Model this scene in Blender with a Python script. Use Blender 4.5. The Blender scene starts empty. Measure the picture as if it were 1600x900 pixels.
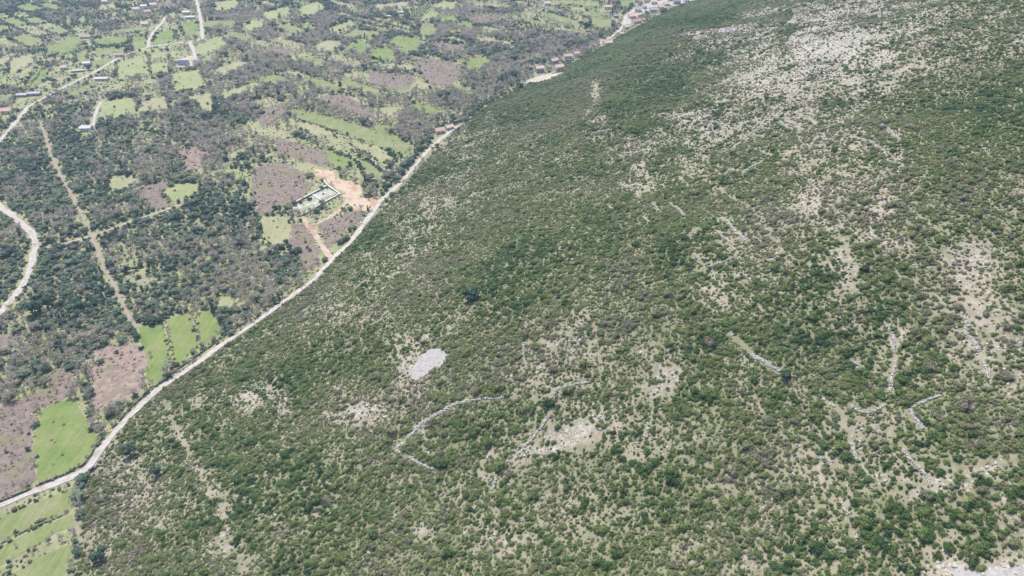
import bpy, math, random
import numpy as np
from mathutils import Vector, geometry

# ------------------------------------------------------------------ camera, sky, sun, exposure
C = bpy.context.scene.collection
scene = bpy.context.scene
H = 300.0
PITCH = math.radians(35.0)
HFOV = math.radians(70.0)
cam_d = bpy.data.cameras.new("camera")
cam_d.angle = HFOV
cam_d.clip_start = 1.0
cam_d.clip_end = 40000
cam = bpy.data.objects.new("camera", cam_d)
C.objects.link(cam)
cam.location = (0, 0, H)
cam.rotation_euler = (math.radians(90) - PITCH, 0, 0)
scene.camera = cam

SUN_EL, SUN_AZ = math.radians(57), math.radians(-30)      # azimuth from +Y towards +X
world = bpy.data.worlds.new("World")
scene.world = world
world.use_nodes = True
wn = world.node_tree
wn.nodes.clear()
sky = wn.nodes.new("ShaderNodeTexSky")
sky.sky_type = 'NISHITA'
sky.sun_disc = False
sky.sun_elevation = SUN_EL
sky.sun_rotation = SUN_AZ
sky.air_density = 1.2
sky.dust_density = 1.5
bg = wn.nodes.new("ShaderNodeBackground")
bg.inputs["Strength"].default_value = 0.15
wo = wn.nodes.new("ShaderNodeOutputWorld")
wn.links.new(sky.outputs[0], bg.inputs[0])
wn.links.new(bg.outputs[0], wo.inputs[0])
sun_d = bpy.data.lights.new("sun", 'SUN')
sun_d.energy = 4.4
sun_d.angle = math.radians(0.5)
sun_d.color = (1.0, 0.95, 0.87)
sun = bpy.data.objects.new("sun", sun_d)
C.objects.link(sun)
sv = Vector((math.sin(SUN_AZ) * math.cos(SUN_EL), math.cos(SUN_AZ) * math.cos(SUN_EL), math.sin(SUN_EL)))
sun.rotation_euler = sv.to_track_quat('Z', 'Y').to_euler()
sun.location = (0, 0, 800)
scene.view_settings.view_transform = 'Standard'
scene.view_settings.look = 'None'
scene.view_settings.gamma = 1
scene.view_settings.use_curve_mapping = False
scene.view_settings.exposure = 0.78
scene.cycles.max_bounces = 5
scene.cycles.diffuse_bounces = 3
scene.cycles.transmission_bounces = 2
scene.cycles.transparent_max_bounces = 4
scene.cycles.volume_bounces = 0
HAZE_DENSITY = 0.00010

RNG = np.random.default_rng(7)
random.seed(7)

# ------------------------------------------------------------------ helpers: noise, projection, terrain
def _hash(ix, iy, seed):
    n = (ix * 374761393 + iy * 668265263 + seed * 974634533) & 0xFFFFFFFF
    n = ((n ^ (n >> 13)) * 1274126177) & 0xFFFFFFFF
    return ((n ^ (n >> 16)) & 0xFFFF) / 65535.0

def vnoise(x, y, seed=0):
    x = np.asarray(x, float); y = np.asarray(y, float)
    ix = np.floor(x).astype(np.int64); iy = np.floor(y).astype(np.int64)
    fx = x - ix; fy = y - iy
    fx = fx * fx * fx * (fx * (fx * 6 - 15) + 10); fy = fy * fy * fy * (fy * (fy * 6 - 15) + 10)
    a = _hash(ix, iy, seed); b = _hash(ix + 1, iy, seed); c = _hash(ix, iy + 1, seed); d = _hash(ix + 1, iy + 1, seed)
    return (a + (b - a) * fx) * (1 - fy) + (c + (d - c) * fx) * fy

def fbm(x, y, scale, seed=0, octv=4):
    s, amp, tot = 0.0, 1.0, 0.0
    f = 1.0 / scale
    for k in range(octv):
        ca, sa = math.cos(k * 1.1), math.sin(k * 1.1)
        s = s + amp * vnoise((x * ca - y * sa) * f + 17.3 * k, (x * sa + y * ca) * f - 9.1 * k, seed + 31 * k)
        tot += amp; amp *= 0.52; f *= 2.03
    return s / tot

FPX = 800.0 / math.tan(HFOV / 2)
FWD = np.array([0, math.cos(PITCH), -math.sin(PITCH)])
DWN = np.array([0, -math.sin(PITCH), -math.cos(PITCH)])
RGT = np.array([1.0, 0, 0])

def ray(px, py):
    return FWD + (px - 800) / FPX * RGT + (py - 450) / FPX * DWN

def proj(P):
    """world points -> photo pixels and distance along the view axis"""
    P = np.atleast_2d(P) - np.array([0, 0, H])
    z = P @ FWD
    zs = np.where(z > 1, z, 1)
    return 800 + FPX * (P @ RGT) / zs, 450 + FPX * (P @ DWN) / zs, z

FOOT_PX = [(118, 900), (122, 830), (130, 758), (152, 712), (192, 660), (262, 600), (345, 545), (440, 480), (520, 410), (575, 350),
           (630, 290), (690, 222), (760, 165), (830, 130), (900, 98), (965, 60), (1005, 38), (1080, 0)]
fp = []
for (px, py) in FOOT_PX:
    r = ray(px, py); t = H / -r[2]; fp.append((r[0] * t, r[1] * t))
fp = np.array(fp)
yy = np.arange(-2500, 6000, 5.0)
slope_end = (fp[-1, 0] - fp[-5, 0]) / (fp[-1, 1] - fp[-5, 1])
xx = np.interp(yy, fp[:, 1], fp[:, 0])
xx = np.where(yy > fp[-1, 1], fp[-1, 0] + (yy - fp[-1, 1]) * slope_end, xx)
xx = np.where(yy < fp[0, 1], fp[0, 0] + (yy - fp[0, 1]) * 0.10, xx)
kk = np.exp(-0.5 * (np.arange(-40, 41) * 5 / 60.0) ** 2); kk /= kk.sum()
xs = np.convolve(np.pad(xx, 40, mode='edge'), kk, mode='valid')
def foot_x(y): return np.interp(y, yy, xx)
def hill_d(x, y): return (x - foot_x(y)) * 0.885
def tz(x, y):
    """height of the ground"""
    x = np.asarray(x, float); y = np.asarray(y, float)
    d = (x - np.interp(y, yy, xs)) * 0.885 - 8
    base = 0.5 * (np.sqrt(d * d + 22.0 ** 2) + d)
    base = np.where(base > 600, 600 + 200 * np.tanh((base - 600) / 200), base)
    ramp = np.clip(base / 90.0, 0, 1)
    und = (fbm(x, y, 170, 3, 2) - 0.5) * 26 + (fbm(x, y, 52, 5, 2) - 0.5) * 5.0
    near = np.clip((np.hypot(x, y) - 30) / 120, 0, 1)
    return 0.40 * base + und * ramp * near

def at_many(pp, dz=0.0):
    """photo pixels -> points on the ground (marches each sight line to the terrain)"""
    pp = np.asarray(pp, float)
    R = FWD[None] + ((pp[:, 0] - 800) / FPX)[:, None] * RGT + ((pp[:, 1] - 450) / FPX)[:, None] * DWN
    t = np.full(len(pp), 60.0); lo = t.copy(); done = np.zeros(len(pp), bool)
    for _ in range(900):
        P = R * t[:, None]
        h = H + P[:, 2] - tz(P[:, 0], P[:, 1])
        done |= h <= 0
        if done.all(): break
        lo = np.where(done, lo, t)
        t = np.where(done, t, t + np.maximum(0.5, h * 0.4))
    hi = t.copy()
    for _ in range(24):
        m = 0.5 * (lo + hi); P = R * m[:, None]
        h = H + P[:, 2] - tz(P[:, 0], P[:, 1])
        lo = np.where(h > 0, m, lo); hi = np.where(h > 0, hi, m)
    P = R * hi[:, None]
    P[:, 2] = tz(P[:, 0], P[:, 1]) + dz
    return P
def at(px, py): return at_many([(px, py)])[0]

# ------------------------------------------------------------------ helpers: objects
def props(o, label=None, cat=None, group=None, kind=None):
    if label: o["label"] = label
    if cat: o["category"] = cat
    if group: o["group"] = group
    if kind: o["kind"] = kind
    return o

def mesh_np(name, V, F, mats=(), fmat=None, smooth=False, attrs=None):
    me = bpy.data.meshes.new(name)
    V = np.asarray(V, np.float32)
    F = [tuple(int(i) for i in f) for f in F] if not isinstance(F, np.ndarray) else F
    if isinstance(F, np.ndarray):
        n, k = F.shape
        me.vertices.add(len(V)); me.vertices.foreach_set("co", V.ravel())
        me.loops.add(n * k); me.loops.foreach_set("vertex_index", F.astype(np.int32).ravel())
        me.polygons.add(n); me.polygons.foreach_set("loop_start", np.arange(0, n * k, k, dtype=np.int32))
        me.polygons.foreach_set("loop_total", np.full(n, k, np.int32))
        me.update(calc_edges=True)
    else:
        me.from_pydata([tuple(v) for v in V.tolist()], [], F); me.update()
    for m in mats: me.materials.append(m)
    if fmat is not None: me.polygons.foreach_set("material_index", np.asarray(fmat, np.int32))
    if smooth: me.polygons.foreach_set("use_smooth", np.ones(len(me.polygons), bool))
    for k, v in (attrs or {}).items():
        a = me.attributes.new(k, 'FLOAT', 'POINT'); a.data.foreach_set("value", np.asarray(v, np.float32))
    return me

def link(name, me, parent=None, loc=(0, 0, 0), rz=0.0):
    o = bpy.data.objects.new(name, me); C.objects.link(o)
    o.location = loc; o.rotation_euler = (0, 0, rz)
    if parent is not None: o.parent = parent
    return o

class MB:
    """collects faces for ONE mesh"""
    def __init__(s): s.v = []; s.f = []
    def add(s, vs, fs):
        b = len(s.v); s.v += [tuple(p) for p in vs]; s.f += [tuple(i + b for i in f) for f in fs]
    def box(s, c, d, rz=0.0, jit=0.0, taper=1.0):
        cx, cy, cz = c; ca, sa = math.cos(rz), math.sin(rz); vs = []
        for k in range(8):
            sx, sy, sz = (-1 if k & 1 == 0 else 1), (-1 if k & 2 == 0 else 1), (-1 if k & 4 == 0 else 1)
            tp = taper if sz > 0 else 1.0
            x, y, z = sx * d[0] / 2 * tp, sy * d[1] / 2 * tp, sz * d[2] / 2
            if jit: x += random.uniform(-jit, jit); y += random.uniform(-jit, jit); z += random.uniform(-jit, jit)
            vs.append((cx + x * ca - y * sa, cy + x * sa + y * ca, cz + z))
        s.add(vs, [(0, 2, 3, 1), (4, 5, 7, 6), (0, 1, 5, 4), (2, 6, 7, 3), (0, 4, 6, 2), (1, 3, 7, 5)])
    def tube(s, pts, rads, n=6, cap=True):
        rings = []
        for i, p in enumerate(pts):
            a = Vector(pts[max(0, i - 1)]); b = Vector(pts[min(len(pts) - 1, i + 1)])
            t = (b - a).normalized(); u = t.orthogonal().normalized(); w = t.cross(u)
            rings.append([tuple(Vector(p) + (u * math.cos(2 * math.pi * k / n) + w * math.sin(2 * math.pi * k / n)) * rads[i]) for k in range(n)])
        fs = []
        for i in range(len(pts) - 1):
            for k in range(n):
                fs.append((i * n + k, i * n + (k + 1) % n, (i + 1) * n + (k + 1) % n, (i + 1) * n + k))
        if cap:
            fs.append(tuple(range(n - 1, -1, -1))); fs.append(tuple((len(pts) - 1) * n + k for k in range(n)))
        s.add([p for r in rings for p in r], fs)
    def mesh(s, name, mat, smooth=False):
        return mesh_np(name, s.v, s.f, [mat] if mat else [], smooth=smooth)
    def build(s, name, mat, parent=None, loc=(0, 0, 0), rz=0.0, smooth=False):
        return link(name, s.mesh(name, mat, smooth), parent, loc, rz)

# ------------------------------------------------------------------ materials
def new_mat(name):
    m = bpy.data.materials.new(name); m.use_nodes = True
    nt = m.node_tree; nt.nodes.clear()
    out = nt.nodes.new("ShaderNodeOutputMaterial")
    return m, nt, out
def N(nt, typ, **kw):
    n = nt.nodes.new(typ)
    for k, v in kw.items():
        if k in n.inputs: n.inputs[k].default_value = v
        else: setattr(n, k, v)
    return n
def wire(nt, a, b): nt.links.new(a, b)
def noise(nt, scale, detail=3.0, rough=0.55, coord=None):
    n = N(nt, "ShaderNodeTexNoise"); n.inputs["Scale"].default_value = scale; n.inputs["Detail"].default_value = detail
    n.inputs["Roughness"].default_value = rough
    if coord is not None: wire(nt, coord, n.inputs["Vector"])
    return n.outputs["Fac"]
def mrange(nt, val, a, b, c=0.0, d=1.0):
    n = N(nt, "ShaderNodeMapRange"); wire(nt, val, n.inputs[0])
    n.inputs[1].default_value = a; n.inputs[2].default_value = b; n.inputs[3].default_value = c; n.inputs[4].default_value = d
    return n.outputs[0]
def mixc(nt, fac, a, b):
    n = N(nt, "ShaderNodeMix", data_type='RGBA')
    if isinstance(fac, (int, float)): n.inputs[0].default_value = fac
    else: wire(nt, fac, n.inputs[0])
    for s, v in ((n.inputs[6], a), (n.inputs[7], b)):
        if isinstance(v, (tuple, list)): s.default_value = (*v, 1)
        else: wire(nt, v, s)
    return n.outputs[2]
def math_(nt, op, a, b=None):
    n = N(nt, "ShaderNodeMath", operation=op)
    for s, v in zip(n.inputs, (a, b)):
        if v is None: continue
        if isinstance(v, (int, float)): s.default_value = v
        else: wire(nt, v, s)
    return n.outputs[0]
def geo_pos(nt): return N(nt, "ShaderNodeNewGeometry").outputs["Position"]
def attr(nt, name, typ='GEOMETRY'):
    a = N(nt, "ShaderNodeAttribute"); a.attribute_type = typ; a.attribute_name = name
    return a
def finish(nt, out, col, rough=0.9, bump=None, bstr=0.5, bdist=0.3):
    b = N(nt, "ShaderNodeBsdfPrincipled"); b.inputs["Roughness"].default_value = rough
    b.inputs["Specular IOR Level"].default_value = 0.2
    if isinstance(col, (tuple, list)): b.inputs["Base Color"].default_value = (*col, 1)
    else: wire(nt, col, b.inputs["Base Color"])
    if bump is not None:
        bp = N(nt, "ShaderNodeBump"); bp.inputs["Strength"].default_value = bstr; bp.inputs["Distance"].default_value = bdist
        wire(nt, bump, bp.inputs["Height"]); wire(nt, bp.outputs[0], b.inputs["Normal"])
    wire(nt, b.outputs[0], out.inputs[0])
    return b

def mottled(name, c1, c2, s1, c3=None, s3=None, thr=(0.5, 0.62), bumps=1.5, rough=0.92, lo=0.35, hi=0.65, bstr=0.4):
    m, nt, out = new_mat(name); p = geo_pos(nt)
    col = mixc(nt, mrange(nt, noise(nt, s1, 5, 0.6, p), lo, hi), c1, c2)
    if c3: col = mixc(nt, mrange(nt, noise(nt, s3, 4, 0.65, p), *thr), col, c3)
    finish(nt, out, col, rough, noise(nt, bumps, 4, 0.6, p), bstr)
    return m

def foliage_mat(name, ramp, trans=0.28, var=0.35):
    """colour by the plant's own tint, varied inside the plant leaf by leaf"""
    m, nt, out = new_mat(name)
    tint = attr(nt, "tint", 'INSTANCER').outputs["Fac"]
    r = N(nt, "ShaderNodeValToRGB")
    el = r.color_ramp.elements
    while len(el) < len(ramp): el.new(0.5)
    for e, (pos, c) in zip(el, ramp): e.position = pos; e.color = (*c, 1)
    wire(nt, tint, r.inputs[0])
    lv = attr(nt, "leaf").outputs["Fac"]
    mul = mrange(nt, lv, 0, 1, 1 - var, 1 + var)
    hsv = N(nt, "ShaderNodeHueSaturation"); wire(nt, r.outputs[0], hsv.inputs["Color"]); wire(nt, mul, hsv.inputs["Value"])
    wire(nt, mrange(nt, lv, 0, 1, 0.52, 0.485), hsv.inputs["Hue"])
    d = N(nt, "ShaderNodeBsdfPrincipled"); d.inputs["Roughness"].default_value = 0.7; d.inputs["Specular IOR Level"].default_value = 0.25
    wire(nt, hsv.outputs[0], d.inputs["Base Color"])
    tr = N(nt, "ShaderNodeBsdfTranslucent"); wire(nt, hsv.outputs[0], tr.inputs["Color"])
    mx = N(nt, "ShaderNodeMixShader"); mx.inputs[0].default_value = trans
    wire(nt, d.outputs[0], mx.inputs[1]); wire(nt, tr.outputs[0], mx.inputs[2]); wire(nt, mx.outputs[0], out.inputs[0])
    return m

M = {}
M['shrub'] = foliage_mat("shrub_foliage", [(0.0, (0.050, 0.098, 0.034)), (0.30, (0.118, 0.178, 0.056)), (0.55, (0.176, 0.214, 0.078)),
                                           (0.75, (0.208, 0.225, 0.112)), (0.90, (0.215, 0.215, 0.140)), (1.0, (0.225, 0.205, 0.150))], trans=0.42)
M['evergreen'] = foliage_mat("evergreen_foliage", [(0.0, (0.050, 0.095, 0.065)), (0.4, (0.145, 0.20, 0.135)), (0.7, (0.21, 0.245, 0.155)), (1.0, (0.23, 0.23, 0.13))], trans=0.42)
M['twig'] = foliage_mat("bare_twigs", [(0.0, (0.33, 0.31, 0.25)), (0.5, (0.41, 0.365, 0.325)), (1.0, (0.46, 0.39, 0.355))], trans=0.4, var=0.25)
M['tuft'] = foliage_mat("dry_tufts", [(0.0, (0.135, 0.18, 0.062)), (0.3, (0.19, 0.205, 0.090)), (0.55, (0.255, 0.245, 0.165)), (0.75, (0.195, 0.142, 0.108)), (1.0, (0.30, 0.205, 0.16))], trans=0.4, var=.3)
M['bark'] = mottled("bark", (0.10, 0.085, 0.07), (0.17, 0.15, 0.125), 3.0)
M['stone'] = mottled("limestone", (0.249, 0.234, 0.215), (0.361, 0.344, 0.323), 1.3, (0.258, 0.241, 0.215), 2.5, (0.58, 0.7))
M['mossy'] = mottled('mossy_stone', (0.15, 0.14, 0.11), (0.25, 0.235, 0.205), 1.3)  # dark field wall stone; on roadside walls its tone paints in the shaded face
M['road'] = mottled("gravel_road", (0.275, 0.245, 0.235), (0.38, 0.34, 0.325), 0.35, (0.20, 0.18, 0.15), 0.12, (0.56, 0.72))
M['dirt'] = mottled("red_dirt", (0.310, 0.228, 0.172), (0.370, 0.297, 0.245), 0.16, (0.258, 0.159, 0.112), 0.09, (0.52, 0.62))
M['soil'] = mottled('orange_soil', (0.33, 0.24, 0.17), (0.38, 0.305, 0.24), 0.16, (0.28, 0.175, 0.115), 0.09, (0.52, 0.62))
M['clearing'] = mottled("cleared_soil", (0.194, 0.158, 0.128), (0.248, 0.211, 0.172), 0.2, (0.153, 0.153, 0.080), 0.16, (0.55, 0.68))
M['heath'] = mottled("dead_bracken", (0.114, 0.087, 0.076), (0.185, 0.148, 0.122), 0.28, (0.140, 0.133, 0.071), 0.07, (0.52, 0.64))
M['heath_pink'] = mottled("pale_bracken", (0.155, 0.112, 0.095), (0.238, 0.184, 0.154), 0.25, (0.137, 0.126, 0.076), 0.07, (0.55, 0.66))
M['plotfloor'] = mottled('plot_floor', (0.29, 0.265, 0.255), (0.35, 0.325, 0.31), 0.2, (0.17, 0.20, 0.09), 0.14, (0.48, 0.58))
M['beige'] = mottled('beige_earth', (0.281, 0.242, 0.196), (0.357, 0.319, 0.272), 0.35, (0.170, 0.157, 0.093), 0.4, (0.54, 0.66))
M['scree'] = mottled("scree", (0.235, 0.218, 0.214), (0.290, 0.273, 0.269), 0.5, (0.181, 0.164, 0.151), 0.9, (0.56, 0.66), bstr=.9)
M['concrete'] = mottled("concrete", (0.40, 0.39, 0.38), (0.50, 0.48, 0.47), 0.8)
FIELD = {
    'bright': mottled("bright_meadow", (0.100, 0.144, 0.040), (0.142, 0.170, 0.057), 0.06, (0.168, 0.168, 0.078), 0.04, (0.50, 0.70), bstr=0.15),
    'green': mottled("meadow", (0.115, 0.148, 0.053), (0.156, 0.171, 0.074), 0.07, (0.180, 0.172, 0.097), 0.05, (0.48, 0.68), bstr=0.15),
    'pale': mottled("pale_meadow", (0.168, 0.194, 0.082), (0.206, 0.215, 0.103), 0.04, (0.215, 0.202, 0.133), 0.05, (0.52, 0.70), bstr=0.15),
    'dull': mottled("rough_pasture", (0.189, 0.198, 0.099), (0.234, 0.216, 0.131), 0.06, (0.153, 0.135, 0.099), 0.12, (0.58, 0.70), bstr=0.25),
}

# the ground itself
m, nt, out = new_mat("ground"); p = geo_pos(nt)
rockw = attr(nt, "rock").outputs["Fac"]; hillw = attr(nt, "hill").outputs["Fac"]
n_big = noise(nt, 0.035, 4, 0.6, p); n_mid = noise(nt, 0.22, 5, 0.65, p); n_fine = noise(nt, 0.9, 4, 0.7, p)
grass = mixc(nt, mrange(nt, n_mid, 0.38, 0.64), (0.115, 0.115, 0.064), (0.235, 0.205, 0.165))
grass = mixc(nt, mrange(nt, rockw, 0.05, 0.5, 0.72, 0.0), grass, (0.105, 0.118, 0.052))
grass = mixc(nt, mrange(nt, noise(nt, 2.6, 3, 0.7, p), 0.5, 0.62, 0, 0.5), grass, (0.25, 0.212, 0.165))
grass = mixc(nt, mrange(nt, n_big, 0.45, 0.65, 0, 0.4), grass, (0.285, 0.235, 0.185))
thr = mrange(nt, rockw, 0, 1, 0.70, 0.495)
stone_f = math_(nt, 'SUBTRACT', n_fine, thr)
stone_f = mrange(nt, stone_f, -0.02, 0.05)
rockc = mixc(nt, mrange(nt, n_mid, 0.35, 0.65), (0.27, 0.255, 0.235), (0.36, 0.345, 0.325))
hillc = mixc(nt, stone_f, grass, rockc)
valc = mixc(nt, mrange(nt, n_mid, 0.4, 0.62), (0.155, 0.165, 0.080), (0.235, 0.215, 0.145))
valc = mixc(nt, mrange(nt, n_big, 0.46, 0.62, 0, 0.8), valc, (0.215, 0.235, 0.100))
finish(nt, out, mixc(nt, hillw, valc, hillc), 0.95, n_fine, 0.5, 0.4)
M['ground'] = m

def add_streaks(m):
    nt = m.node_tree; b = next(n for n in nt.nodes if n.type == 'BSDF_PRINCIPLED'); src = b.inputs["Base Color"].links[0].from_socket
    mp = N(nt, "ShaderNodeMapping"); mp.inputs["Rotation"].default_value = (0, 0, 1.05); mp.inputs["Scale"].default_value = (.55, .03, .1)
    wire(nt, geo_pos(nt), mp.inputs[0]); f = noise(nt, 1.0, 3, .6, mp.outputs[0]); g = noise(nt, .5, 5, .7, geo_pos(nt))
    v = math_(nt, 'ADD', mrange(nt, f, .3, .7, -.13, .13), mrange(nt, g, .3, .7, .87, 1.13))
    h = N(nt, "ShaderNodeHueSaturation"); wire(nt, src, h.inputs["Color"]); wire(nt, v, h.inputs["Value"]); wire(nt, h.outputs[0], b.inputs["Base Color"])
for m_ in FIELD.values(): add_streaks(m_)
def add_ruts(m):
    """two worn wheel lines, a darker middle and grassy edges"""
    nt = m.node_tree; b = next(n for n in nt.nodes if n.type == 'BSDF_PRINCIPLED'); src = b.inputs["Base Color"].links[0].from_socket
    a = math_(nt, 'ABSOLUTE', attr(nt, "across").outputs["Fac"]); mid = mrange(nt, a, 0, .28, .5, 0); edge = mrange(nt, a, .68, 1.0, 0, .75)
    wob = mrange(nt, noise(nt, .3, 3, .6, geo_pos(nt)), .35, .65, 0, 1.3)
    f = math_(nt, 'MULTIPLY', math_(nt, 'ADD', mid, edge), wob); f = math_(nt, 'MINIMUM', f, 1.0)
    wire(nt, mixc(nt, f, src, (0.20, 0.185, 0.125)), b.inputs["Base Color"])
for k_ in ('road', 'dirt'): add_ruts(M[k_])

# ------------------------------------------------------------------ what grows where (photo pixels)
# bare patches on the hill: x, y, half width, half height, tilt in degrees, strength
BARE = [(1350, 150, 150, 75, 20, .62), (1200, 90, 100, 60, 0, .6), (1480, 60, 90, 40, 0, .45), (1450, 330, 110, 50, 20, .35), (1100, 240, 100, 40, -20, .4), (1450, 100, 70, 40, 0, .4), (1300, 70, 160, 90, 0, .9), (1240, 110, 110, 60, 0, .85), (1390, 90, 60, 40, 0, .7), (1290, 200, 90, 40, 0, .6), (1150, 120, 70, 35, -20, .6), (1060, 215, 80, 25, -15, .6), (1400, 60, 80, 60, 0, .55), (1180, 190, 110, 38, -15, .55), (1110, 195, 60, 18, 0, .9), (1010, 232, 45, 28, -30, .6),
        (1230, 140, 80, 60, 0, .65), (1090, 75, 60, 30, -15, .45), (1160, 40, 60, 20, 0, .5), (1560, 30, 50, 40, 0, .35), (1580, 75, 40, 20, 0, .6), (1250, 230, 90, 40, 20, .45),
        (1340, 225, 70, 30, 25, .55), (1400, 205, 40, 14, 25, .6), (1390, 260, 40, 35, 0, .55), (1330, 300, 70, 40, 0, .5), (1265, 310, 22, 40, 0, .75), (1290, 350, 60, 45, 0, .4),
        (1370, 345, 22, 55, -30, .75), (1400, 380, 18, 45, -20, .6), (1310, 430, 16, 50, 0, .75), (1250, 400, 60, 60, 0, .35), (1130, 450, 30, 50, -20, .7), (1190, 420, 50, 30, 30, .5),
        (1160, 375, 40, 25, 20, .5), (1430, 300, 45, 30, 0, .45), (1590, 300, 20, 25, 0, .6), (1510, 420, 42, 40, 0, .75), (1530, 480, 60, 22, 10, .6), (1560, 560, 50, 45, 0, .5),
        (1500, 530, 30, 30, 0, .5), (1590, 600, 25, 30, 0, .7), (1040, 580, 34, 30, 0, .85), (1015, 545, 30, 20, 0, .5), (880, 530, 45, 55, 0, .55), (815, 500, 55, 28, 0, .6),
        (855, 590, 40, 25, 0, .5), (890, 680, 60, 24, -30, .9), (930, 660, 30, 20, 0, .7), (840, 705, 35, 12, -45, .7), (635, 580, 22, 50, 15, .8), (650, 625, 25, 22, 0, .65), (700, 510, 40, 20, 0, .4), (720, 480, 40, 20, 0, .4), (560, 640, 50, 22, 15, .85), (505, 640, 25, 22, 0, .6), (570, 665, 25, 14, 0, .6),
        (435, 650, 22, 50, 10, .65), (405, 615, 32, 14, -25, .8), (500, 720, 30, 12, 0, .3), (560, 720, 15, 25, 0, .45), (490, 795, 20, 10, 0, .5), (770, 835, 40, 30, 0, .5), (740, 790, 40, 20, 0, .4), (640, 830, 20, 20, 0, .5),
        (590, 822, 25, 6, 10, .9), (645, 830, 10, 14, 0, .8), (440, 825, 22, 22, 0, .4), (900, 780, 50, 30, 0, .4), (1020, 700, 30, 20, 0, .4), (230, 770, 70, 55, 0, .42), (180, 720, 35, 30, 0, .5), (160, 860, 35, 40, 0, .35), (290, 670, 40, 40, 0, .35),
        (330, 760, 14, 60, -25, .6), (360, 860, 20, 40, 0, .6), (540, 470, 90, 22, -30, .45), (620, 420, 60, 25, -20, .4), (690, 450, 60, 25, 0, .4), (1000, 290, 30, 22, 0, .6), (950, 325, 18, 28, 0, .4), (985, 250, 50, 30, 0, .3),
        (880, 250, 80, 40, 0, .2), (720, 230, 40, 30, 0, .35), (790, 170, 40, 14, -30, .4), (930, 165, 14, 30, 0, .6), (930, 200, 60, 40, 0, .3), (1170, 560, 25, 8, 30, .5), (1340, 570, 25, 10, 0, .6), (1310, 505, 30, 12, 0, .5), (1415, 520, 16, 14, 0, .7),
        (1330, 690, 35, 40, -20, .4), (1370, 660, 30, 25, 0, .55), (1400, 730, 60, 35, 0, .45), (1490, 745, 70, 16, -15, .85), (1550, 770, 25, 12, 25, .8), (1590, 820, 25, 35, 0, .7), (1300, 740, 60, 25, 0, .4), (1450, 655, 40, 14, -10, .5), (1560, 660, 40, 10, 20, .5),
        (1290, 780, 50, 30, 0, .3), (1200, 800, 30, 25, 0, .35), (1150, 760, 40, 14, 25, .35), (1060, 660, 60, 25, 0, .35), (1180, 870, 50, 25, 0, .4), (1100, 850, 25, 30, 0, .4), (1480, 870, 30, 14, 0, .5), (1540, 895, 80, 14, 0, 1.2), (1250, 600, 22, 8, 0, .4), (1180, 615, 14, 18, 0, .5),
        (1060, 500, 20, 10, 0, .3), (600, 350, 18, 10, 0, .3), (690, 300, 80, 40, -40, .38), (820, 230, 90, 40, -20, .3), (560, 480, 90, 30, -35, .42), (640, 400, 70, 40, -40, .4), (900, 300, 90, 60, 0, .25), (330, 620, 50, 30, -30, .35), (780, 400, 30, 15, 0, .3)]
DENSE = [(1470, 190, 90, 55, 0, .7), (1560, 190, 60, 70, 0, .5), (1500, 300, 110, 60, 0, .35), (1080, 30, 60, 14, -10, .8), (880, 150, 60, 22, -20, .6), (1010, 140, 70, 40, 0, .5), (1060, 110, 60, 30, 0, .4), (850, 420, 130, 70, -20, .45), (1030, 420, 90, 80, 0, .4),
         (720, 550, 30, 14, 0, .8), (760, 560, 50, 40, 0, .4), (480, 650, 20, 50, 0, .4), (530, 760, 110, 60, 0, .35), (360, 700, 60, 60, 0, .4), (1230, 480, 70, 45, 0, .3), (1100, 560, 70, 60, 0, .35), (970, 760, 60, 30, 0, .2), (1500, 640, 70, 26, 0, .6), (1500, 715, 45, 18, -5, .9), (1460, 730, 30, 18, 0, .7), (1560, 700, 50, 25, 0, .6), (1200, 650, 60, 40, 0, .3),
         (1540, 880, 25, 12, 0, .6), (1430, 840, 70, 30, 0, .3), (690, 660, 40, 25, 0, .4), (1010, 50, 40, 30, 0, .5), (1050, 200, 30, 30, 0, .2), (690, 120, 60, 20, 0, .4), (1420, 210, 60, 25, 25, .4), (1390, 220, 25, 14, 30, .5), (1225, 30, 8, 40, 0, .8), (1290, 140, 30, 16, 0, .4), (1350, 35, 26, 12, 0, .4)]
def blobs(lst, px, py):
    s = np.zeros_like(px)
    for (cx, cy, rx, ry, a, w) in lst:
        ca, sa = math.cos(math.radians(a)), math.sin(math.radians(a))
        dx, dy = px - cx, py - cy
        u, v = (dx * ca + dy * sa) / rx, (-dx * sa + dy * ca) / ry
        s = np.maximum(s, w * np.exp(-(u * u + v * v) * 0.62))
    return s
TRAILS = [(at_many(p)[:, :2], w) for p, w in (
    ([(258, 625), (272, 665), (298, 708), (320, 752), (345, 792), (358, 838), (376, 885), (385, 930)], .55),
    ([(1450, 758), (1480, 748), (1505, 739), (1530, 731), (1555, 722)], 1.6), ([(930, 125), (932, 160), (918, 178)], 1.5),
    ([(1100, 280), (1180, 330), (1240, 420)], .5), ([(1305, 330), (1330, 420), (1345, 520)], .6), ([(1480, 400), (1520, 470), (1545, 520)], .8))]
def line_dist(P2, L):
    best = np.full(len(P2), 1e9)
    for a, b in zip(L[:-1], L[1:]):
        ab = b - a; t = np.clip(((P2 - a) @ ab) / max(ab @ ab, 1e-6), 0, 1)
        best = np.minimum(best, np.hypot(*(P2 - a - t[:, None] * ab).T))
    return best
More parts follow.
